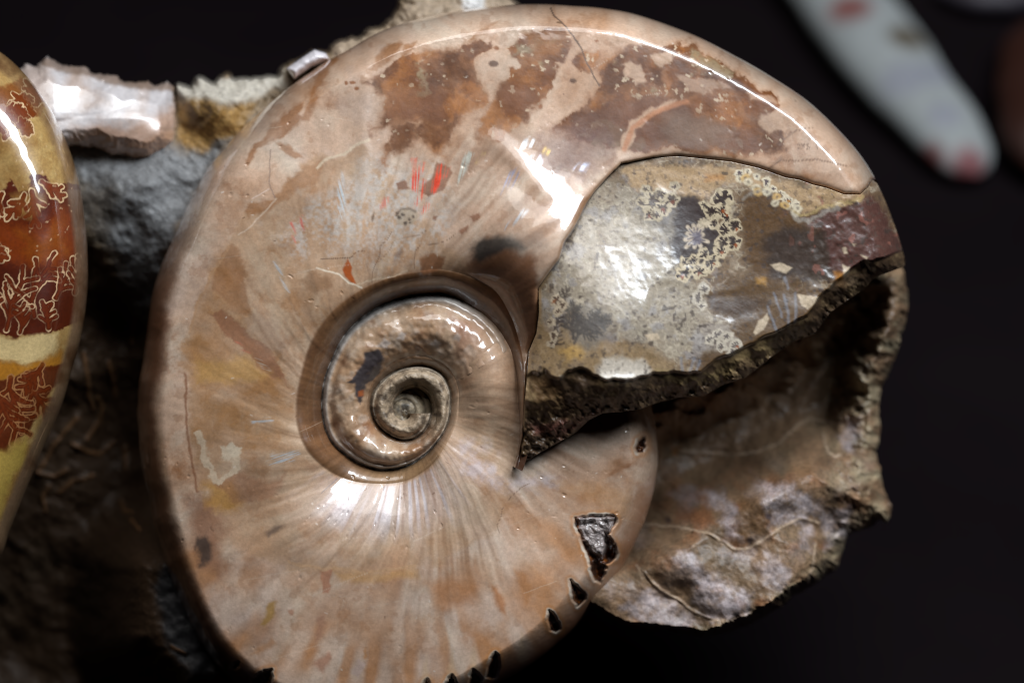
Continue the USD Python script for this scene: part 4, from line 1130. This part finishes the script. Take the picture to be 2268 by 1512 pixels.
P.poly([(-60, 610), (40, 600), (150, 600), (190, 640), (150, 720), (-60, 735)], (70, 26, 10), soft=30, warp=24, alpha=0.7)
P.poly([(50, 515), (120, 510), (140, 560), (70, 575)], (140, 82, 20), soft=26, warp=30, alpha=0.6)
P.poly([(20, 440), (60, 430), (78, 410), (96, 440), (70, 476), (40, 480)], (160, 128, 70), soft=12, warp=14, alpha=0.7)
for k, ar in enumerate([(54, 432, 105, 50), (70, 424, 74, 60), (92, 402, 38, 46), (4, 430, 110, 62), (12, 556, 190, 30), (-14, 540, 60, 34)]):
    frond(*ar, 620 + k, (110, 48, 12), w=4.6, line=2.4, rim=(214, 196, 164), depth=1, spread=36)
for k, ar in enumerate([(76, 700, -100, 116), (124, 660, -72, 74), (166, 650, -86, 66), (14, 730, -86, 112), (44, 736, -64, 52), (108, 726, -96, 46), (-34, 730, -80, 110)]):
    frond(*ar, 640 + k, DK, w=4.4, line=2.1, rim=(206, 184, 154), depth=1, spread=40)
P.poly([(-80, 745), (-20, 748), (40, 748), (90, 740), (128, 738), (126, 762), (96, 790), (60, 806), (20, 800), (-60, 804)], (206, 194, 150), soft=7, warp=9, alpha=0.95)
P.poly([(-60, 806), (10, 800), (60, 812), (100, 790), (130, 770), (136, 800), (90, 830), (20, 840), (-60, 850)], (168, 118, 34), soft=10, warp=10, alpha=0.9)
P.poly([(-70, 840), (20, 840), (60, 826), (110, 806), (140, 800), (130, 840), (84, 900), (66, 950), (30, 970), (10, 1000), (-70, 1010)], DK, soft=4, warp=10, alpha=0.95)
for k, ar in enumerate([(60, 826, 94, 84), (24, 836, 100, 96), (94, 808, 104, 60), (-14, 850, 88, 110)]):
    frond(*ar, 660 + k, (92, 38, 12), rim=(160, 118, 80), w=4.8, line=2.0, depth=1)
P.poly([(-60, 1010), (10, 1000), (60, 960), (50, 1040), (10, 1120), (-60, 1200)], (176, 160, 84), soft=14, warp=14, alpha=0.9)
# the thin outer skin over the keel
keel = sstep(0.925, 0.955, uu + 0.006 * fbm(X, Y, 60, 531, 3))
P.all(keel * np.where(Y > 420, 0.85, 0.45), (126, 108, 92))
P.all(keel * np.clip(fbm(X, Y, 40, 533, 3) * 1.5, 0, 1), (92, 66, 44))
for k in range(26):
    x, y = rg.uniform(0, 170), rg.uniform(300, 560)
    P.poly([(x + 2 * math.cos(q), y + 2 * math.sin(q)) for q in np.linspace(0, 6.2, 6)], (210, 190, 160), soft=1.5, alpha=0.7)
P.C = P.C * np.array([0.95, 0.80, 0.66])
#PAINT_AMBER_END
V = to_world(X, Y, H)
la = thing('ammonite', 'polished amber and cream ammonite with frilled suture lines at the left edge', 'ammonite')
obj('whorl', V, orient(V, F), M_amber, la, P.C)

# ================================================================== rock the fossils stand in
BASE = [(-520, 300), (-200, 180), (20, 200), (200, 270), (380, 240), (392, 188), (430, 196), (440, 176), (470, 186), (484, 170), (500, 166), (516, 186), (545, 178), (600, 172), (640, 150), (690, 112), (724, 122), (740, 98), (790, 80), (850, 66), (874, 30), (890, 2), (930, -30), (1080, -40), (1150, 8),
        (1150, 200), (1240, 500), (1280, 900), (1240, 1200), (1150, 1380), (1040, 1500), (960, 1700), (900, 2150), (600, 2260), (-100, 2260), (-400, 2150), (-560, 1500)]
X, Y, S, F = patch(BASE, 4.0, rough=14, seed=600)
H = -150 + 110 * np.clip(S / 160, 0, 1) ** 0.5 - 300 * sstep(470, 960, Y + 60 * noise(X, Y, 120, 609)) - 130 * sstep(950, 1500, Y)
H = H + 36 * fbm(X, Y, 170, 611, 3) + 11 * fbm(X, Y, 50, 613, 3) + 3.5 * fbm(X, Y, 16, 617, 3)
# valley of grey mudstone rising against the shell; hollow between the two ammonites
H = H + 40 * np.exp(-(((X - 300) / 90) ** 2 + ((Y - 420) / 90) ** 2)) - 60 * np.exp(-(((X - 265) / 60) ** 2 + ((Y - 900) / 330) ** 2))
H = H + 60 * np.exp(-(((X - 470) / 60) ** 2 + ((Y - 235) / 50) ** 2))
H = H + sstep(330, 200, Y) * (16 * fbm(X, Y, 40, 641, 4, 0.65) + 14 * np.abs(noise(X + 0.5 * Y, Y - 0.4 * X, 34, 643)))
lip = [(380, 1240), (405, 1290), (440, 1350), (446, 1400), (436, 1445), (470, 1486), (420, 1500), (330, 1400), (330, 1260)]
i = np.nonzero(near(X, Y, lip, 200))[0]
w_ = sstep(-190, 14, sdf(X[i], Y[i], lip))
H[i] = H[i] * (1 - w_) + (22 + 14 * fbm(X[i], Y[i], 40, 619, 3)) * w_
P = Paint(X, Y, (112, 94, 72), 35)
P.all(sstep(480, 700, Y + 40 * P.wx), (62, 44, 28))  # rock painted darker downward to deepen the shade in the gap
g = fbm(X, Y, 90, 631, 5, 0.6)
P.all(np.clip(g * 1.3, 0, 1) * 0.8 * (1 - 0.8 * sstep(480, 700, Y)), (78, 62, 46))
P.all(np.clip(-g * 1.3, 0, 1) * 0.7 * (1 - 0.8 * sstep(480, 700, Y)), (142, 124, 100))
P.poly([(150, 330), (260, 330), (420, 330), (520, 300), (470, 380), (400, 500), (360, 640), (300, 720), (260, 600), (200, 480)], (108, 110, 112), soft=26, warp=20, alpha=0.92)
P.poly([(170, 400), (240, 400), (270, 480), (220, 560), (180, 520)], (66, 58, 48), soft=24, warp=20, alpha=0.8)
P.poly([(380, 1240), (405, 1290), (450, 1350), (456, 1440), (480, 1500), (420, 1500), (370, 1420), (340, 1300)], (58, 60, 64), soft=14, warp=12, alpha=0.9)
P.poly([(396, 230), (430, 220), (500, 240), (560, 230), (520, 300), (440, 330), (400, 300)], (146, 110, 52), soft=12, warp=16, alpha=0.8)
P.poly([(430, 226), (480, 240), (440, 290), (410, 270)], (70, 48, 22), soft=10, warp=14, alpha=0.7)
P.poly([(390, 180), (440, 170), (520, 170), (640, 150), (640, 190), (540, 225), (420, 220)], (186, 180, 168), soft=10, warp=12, alpha=0.8)
P.poly([(730, 90), (860, 60), (890, 0), (1150, -10), (1150, 100), (900, 140), (740, 140)], (150, 132, 112), soft=10, warp=12, alpha=0.85)
P.poly([(1020, -20), (1070, -30), (1080, 20), (1030, 20)], (200, 200, 200), soft=8, warp=8, alpha=0.8)
rg = np.random.default_rng(21)
veins = [[(186, 780), (198, 880), (206, 905)], [(216, 880), (228, 905), (220, 930), (208, 950), (192, 975)], [(80, 1050), (120, 985), (170, 925)], [(160, 985), (190, 1000), (220, 1006), (252, 980)], [(86, 1048), (120, 1055), (148, 1040)], [(100, 1130), (92, 1100), (108, 1075)], [(270, 1110), (276, 1128), (292, 1132)], [(290, 1150), (306, 1172)], [(276, 990), (280, 1040)], [(300, 700), (290, 760)], [(130, 1090), (160, 1064), (210, 1052)], [(380, 1430), (410, 1445)], [(240, 800), (256, 880)]]
for q in veins:
    P.line(q, 6, (120, 84, 52), soft=3, warp=4, alpha=0.8)
    j = np.nonzero(near(X, Y, q, 12))[0]
    H[j] += 6 * (1 - sstep(2, 7, seg_dist(X[j], Y[j], q)))
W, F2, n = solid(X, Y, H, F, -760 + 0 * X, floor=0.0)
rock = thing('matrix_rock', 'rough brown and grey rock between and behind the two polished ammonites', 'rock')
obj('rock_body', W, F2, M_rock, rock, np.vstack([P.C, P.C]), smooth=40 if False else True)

# bright chip of shell stuck in the rock's crest
CHIP = [(634, 152), (660, 134), (696, 110), (722, 118), (730, 132), (690, 150), (652, 176)]
X, Y, S, F = patch(CHIP, 3)
H = -20 + 26 * np.clip(S / 12, 0, 1) ** 0.5 + 4 * fbm(X, Y, 20, 701, 2)
P = Paint(X, Y, (206, 200, 204), 41)
W, F2, n = solid(X, Y, H, F, -110 + 0 * X)
obj('shell_chip', W, F2, M_nacre, rock, np.vstack([P.C, P.C]))

# ================================================================== pearly shell piece
PEARL = [(30, 160), (60, 142), (84, 144), (104, 126), (132, 146), (186, 150), (200, 162), (262, 168), (276, 180), (330, 178), (344, 190), (372, 182), (390, 196), (392, 240), (396, 280), (390, 316), (370, 338), (332, 354), (290, 350), (250, 344), (210, 326), (168, 324), (140, 330), (60, 330), (0, 250)]
X, Y, S, F = patch(PEARL, 2.6, rough=9, seed=710)
H = -40 + 60 * np.clip(S / 40, 0, 1) ** 0.55 - 0.46 * np.maximum(262 - Y, 0) - 0.22 * np.maximum(X - 120, 0)
H = H + 26 * noise(X * 0.8 + Y * 0.5, Y * 0.8 - X * 0.5, 90, 711) + 16 * np.abs(noise(X * 0.9 - Y * 0.6, Y + 0.3 * X, 120, 717)) + 1.0 * noise(X + Y * 1.2, (Y - X) * 0.25, 18, 713) + 1 * fbm(X, Y, 40, 715, 2)
H = H - 0.10 * np.maximum(Y - 250, 0) * 1.4
P = Paint(X, Y, (190, 184, 184), 45)
P.all(np.clip(1.6 * fbm(X, Y, 50, 719, 4), 0, 1) * 0.7, (166, 140, 122))
P.poly([(120, 340), (200, 280), (300, 270), (392, 240), (400, 360), (120, 370)], (172, 138, 116), soft=26, warp=20, alpha=0.9)
P.poly([(30, 150), (100, 140), (130, 200), (100, 260), (60, 240)], (170, 150, 138), soft=16, warp=14, alpha=0.8)
P.poly([(240, 330), (330, 320), (390, 290), (370, 345), (300, 360)], (170, 128, 98), soft=10, warp=14, alpha=0.7)
P.line([(100, 138), (180, 158), (270, 180), (380, 192)], 20, (120, 96, 78), soft=6, warp=6, alpha=0.8)
P.line([(384, 196), (392, 250), (388, 320)], 10, (148, 122, 98), soft=5, warp=6, alpha=0.8)
W, F2, n = solid(X, Y, H, F, -170 + 0 * X)
tag(obj('shell_fragment', W, F2, M_nacre, None, np.vstack([P.C, P.C])), 'pearly white broken shell piece beside the amber ammonite', 'shell')

# ================================================================== stone cast of chambers, lower right
CAST = [(1300, 1000), (1420, 900), (1500, 860), (1640, 800), (1760, 700), (1900, 600), (1990, 580), (2004, 606), (2012, 650), (2010, 690), (2000, 730), (1990, 770), (1968, 820), (1952, 860), (1946, 900), (1950, 940), (1948, 980), (1940, 1000), (1950, 1040), (1958, 1080), (1974, 1118), (1976, 1132), (1964, 1158), (1950, 1154), (1936, 1164), (1910, 1170), (1882, 1180),
        (1868, 1210), (1860, 1250), (1830, 1276), (1790, 1302), (1760, 1316), (1720, 1350), (1680, 1370), (1640, 1392), (1600, 1402), (1560, 1410), (1500, 1400), (1450, 1396), (1400, 1388), (1360, 1376), (1330, 1356), (1300, 1340), (1250, 1200)]
X, Y, S, F = patch(CAST, 3.0, rough=7, seed=800)
rim = np.interp(X, [1300, 1500, 1700, 1900], [90, 130, 190, 190]) * (1 - 0.9 * sstep(1120, 1290, Y))
H = -150 + 220 * np.clip(S / rim, 0, 1) ** 0.55
H = H - 20 * sstep(1700, 1950, X) - 50 * sstep(1160, 900, Y) - 320 * np.maximum(sstep(1010, 840, Y - 0.12 * (X - 1700)), sstep(1110, 930, Y + 0.55 * (X - 1720))) * sstep(25, 120, S + 20 * fbm(X, Y, 50, 803, 3))
# bulges of the chambers between suture threads
SUT = [[(1500, 880), (1498, 940), (1494, 985), (1500, 998), (1560, 1002), (1640, 1006), (1690, 1000), (1730, 980), (1760, 946), (1790, 928), (1830, 932), (1872, 942)],
       [(1440, 1160), (1470, 1166), (1520, 1170), (1570, 1180), (1600, 1200), (1630, 1216), (1660, 1216), (1690, 1196), (1730, 1170), (1770, 1150), (1815, 1158)],
       [(1410, 1250), (1430, 1270), (1460, 1304), (1500, 1324), (1520, 1345), (1560, 1366), (1600, 1374)],
       [(1824, 958), (1828, 980), (1836, 1000), (1850, 1008), (1862, 1004)], [(1806, 1200), (1800, 1250), (1788, 1296)], [(1445, 1160), (1415, 1165)]]
for q in SUT:
    d = seg_dist(X + 4 * noise(X, Y, 22, 811), Y + 4 * noise(X, Y, 22, 812), q)
    H = H - 14 * np.exp(-(d / 40) ** 2) + 4 * (1 - sstep(0.5, 5, d)) * np.clip(0.7 + noise(X, Y, 30, 813), 0.2, 1)
H = H + 24 * fbm(X, Y, 110, 821, 3) + 7 * fbm(X, Y, 30, 823, 4)
crag = sstep(1800, 1900, X + 0.25 * (1100 - Y) * (Y < 1100) * 0 + 30 * fbm(X, Y, 60, 825, 3)) * sstep(700, 800, Y) + (1 - sstep(10, 42, S)) * sstep(1480, 1600, X)
crag = np.clip(crag, 0, 1)
H = H + crag * (26 * fbm(X, Y, 46, 831, 4, 0.65) + 16 * np.abs(fbm(X, Y, 20, 833, 3)) - 6)
P = Paint(X, Y, (122, 96, 72), 55)
g = fbm(X, Y, 80, 841, 5, 0.6)
P.all(np.clip(g * 1.3, 0, 1) * 0.7, (66, 48, 34))
P.all(np.clip(-g * 1.3, 0, 1) * 0.6, (112, 98, 76))
P.all(crag * np.clip(0.35 + 1.4 * fbm(X, Y, 26, 845, 4), 0, 1) * 0.8, (158, 144, 116))
P.all(crag * np.clip(-1.6 * fbm(X, Y, 30, 847, 4), 0, 1) * 0.9, (58, 44, 32))
P.all(np.clip(1.8 * fbm(X + 8 * P.wx, Y + 8 * P.wy, 50, 853, 4) - 0.2, 0, 1) * sstep(980, 1100, Y) * 0.45, (160, 142, 136))
P.all(np.clip(1.8 * fbm(X, Y, 46, 857, 4) - 0.3, 0, 1) * sstep(980, 1100, Y) * 0.7, (132, 82, 48))
frost = np.clip(0.72 + 0.9 * fbm(X, Y, 16, 851, 4, 0.7), 0, 1)
for q, al in (([(1668, 1062), (1700, 1060), (1760, 1080), (1800, 1110), (1830, 1150), (1800, 1150), (1760, 1160), (1700, 1170), (1690, 1130)], 0.9), ([(1560, 1090), (1610, 1090), (1630, 1130), (1630, 1180), (1640, 1205), (1610, 1190), (1590, 1150), (1600, 1130)], 0.8), ([(1500, 1236), (1540, 1240), (1600, 1280), (1660, 1320), (1650, 1350), (1600, 1370), (1560, 1360), (1540, 1330), (1548, 1296)], 0.95),
              ([(1690, 1236), (1720, 1240), (1738, 1300), (1700, 1316), (1686, 1290), (1700, 1270)], 0.8), ([(1440, 1310), (1480, 1320), (1540, 1370), (1500, 1390), (1400, 1370), (1380, 1350)], 0.75), ([(1760, 1160), (1790, 1165), (1800, 1210), (1780, 1200)], 0.75), ([(1470, 1100), (1540, 1120), (1560, 1090), (1520, 1080)], 0.45), ([(1600, 1220), (1660, 1225), (1680, 1260), (1630, 1250)], 0.5), ([(1860, 920), (1900, 930), (1890, 1000), (1860, 960)], 0.8), ([(1830, 1150), (1880, 1130), (1880, 1180), (1840, 1200)], 0.7)):
    P.poly(q, (182, 170, 172), soft=12, warp=20, alpha=0.85 * al, mod=frost)
P.C = P.C * np.clip(1 + 0.7 * fbm(X, Y, 40, 859, 5, 0.65), 0.4, 1.4)[:, None]
P.poly([(1500, 1130), (1570, 1115), (1585, 1160), (1500, 1160)], (126, 82, 52), soft=12, warp=12, alpha=0.75)
P.poly([(1640, 1100), (1690, 1090), (1690, 1190), (1640, 1200)], (106, 78, 50), soft=12, warp=10, alpha=0.8)
P.poly([(1750, 1040), (1800, 1030), (1810, 1080), (1770, 1080)], (128, 96, 66), soft=14, warp=12, alpha=0.6)
for q in SUT:
    P.line(q, 3.4, (170, 146, 122), soft=3.0, warp=5, alpha=0.8)
P.poly([(1484, 985), (1506, 990), (1500, 1010), (1488, 1008)], (150, 108, 70), soft=3, warp=3, alpha=0.9)
for (x, y) in ((1480, 1152), (1660, 1198), (1852, 888), (1702, 1144)):
    P.poly([(x + 8 * math.cos(q), y + 8 * math.sin(q)) for q in np.linspace(0, 6.2, 8)], (58, 44, 44), soft=4, warp=3, alpha=0.8)
W, F2, n = solid(X, Y, H, F, np.where(S < 60, -170, -230.0))
tag(obj('fossil_cast', W, F2, M_cast, None, np.vstack([P.C, P.C])), 'brown stone cast with wavy raised suture threads under the broken shell mouth', 'rock')


# ================================================================== out-of-focus things on the table behind
def on_table(px, py, z=0.0):
    d = (px - 1134) * U * RIGHT + (756 - py) * U * UPV - DIST * U * OUT
    k = (z - eye[2]) / d[2]
    return eye + d * k, k


def lump(name, line, mat, color, label, cat, flat=0.7, seed=0, spots=()):
    """A rounded stone lying on the table along a line of (x, y, half width)."""
    n, m_ = 64, 40
    t = np.linspace(0, 1, n)
    pts = []
    for x, y, w in line:
        _, k = on_table(x, y)
        pts.append((*on_table(x, y, w * U * k * flat)[0], w * U * k))
    pts = np.array(pts)
    s = np.concatenate([[0], np.cumsum(np.hypot(*np.diff(pts[:, :2], axis=0).T))])
    C = np.stack([PchipInterpolator(s / s[-1], pts[:, k])(t) for k in range(4)], 1)
    d = np.gradient(C[:, :2], axis=0)
    d /= np.hypot(*d.T)[:, None]
    nx, ny = -d[:, 1], d[:, 0]
    q = np.linspace(0, 2 * np.pi, m_, endpoint=False)
    end = np.sqrt(np.clip(1 - np.maximum(0, (np.abs(t - 0.5) - 0.5 + 0.06) / 0.06) ** 2, 0.0005, 1))
    r = C[:, 3] * end
    bump = 1 + 0.06 * noise(t[:, None] * 900, np.cos(q)[None] * 200 + 0 * t[:, None], 120, seed)
    Vx = C[:, 0][:, None] + nx[:, None] * np.cos(q)[None] * r[:, None] * bump
    Vy = C[:, 1][:, None] + ny[:, None] * np.cos(q)[None] * r[:, None] * bump
    Vz = np.maximum(C[:, 2][:, None] + np.sin(q)[None] * r[:, None] * flat, 0.0002)
    V = np.stack([Vx, Vy, Vz], -1).reshape(-1, 3)
    F = grid_faces(n, m_, True)
    V = np.vstack([V, V[:m_].mean(0), V[-m_:].mean(0)])
    j = np.arange(m_)
    F = np.vstack([F, np.stack([(j + 1) % m_, j, 0 * j + n * m_], 1), np.stack([j + (n - 1) * m_, (j + 1) % m_ + (n - 1) * m_, 0 * j + n * m_ + 1], 1)])
    n_ = np.cross(V[F[:, 1]] - V[F[:, 0]], V[F[:, 2]] - V[F[:, 0]])
    if (np.einsum('ij,ij->i', n_, V[F[:, 0]] - V.mean(0))).sum() < 0:
        F = F[:, ::-1]
    P = Paint(V[:, 0] / U, V[:, 1] / U, color, 60 + seed)
    for (x, y, rad, c) in spots:
        c3, k = on_table(x, y, 0.012)
        dd = np.hypot(V[:, 0] - c3[0], V[:, 1] - c3[1])
        a = (1 - sstep(0.5, 1.1, dd / (rad * U * k))) * (V[:, 2] > 0.004)
        P.C = P.C * (1 - a[:, None]) + lin(c) * a[:, None]
    return tag(obj(name, V, F, mat, None, P.C), label, cat)


lump('mottled_stone', [(1744, -170, 100), (1856, -10, 102), (1956, 120, 102), (2044, 230, 92), (2114, 320, 78), (2166, 390, 58)], M_soft, (132, 136, 136),
     'long pale grey-green stone with reddish spots lying blurred behind the ammonite', 'stone', 0.6, 1,
     [(1880, 56, 58, (104, 64, 60)), (1930, 10, 40, (122, 124, 132)), (2000, 200, 60, (122, 124, 132)), (2090, 270, 46, (122, 124, 132)), (2006, 118, 54, (70, 60, 44)), (2150, 345, 46, (104, 56, 58)), (2050, 330, 52, (104, 56, 54)), (2060, 190, 50, (122, 124, 132))])
lump('amber_stone', [(2330, 60, 60), (2320, 160, 110), (2350, 300, 130), (2400, 420, 60)], M_soft, (40, 14, 4), 'dark orange-brown stone, blurred, at the right edge behind the pale one', 'stone', 0.5, 2)
lump('dark_pebble', [(2100, -40, 50), (2180, -20, 70), (2290, -30, 60)], M_soft, (46, 40, 48), 'dark purplish pebble, blurred, at the top right corner', 'stone', 0.5, 3)
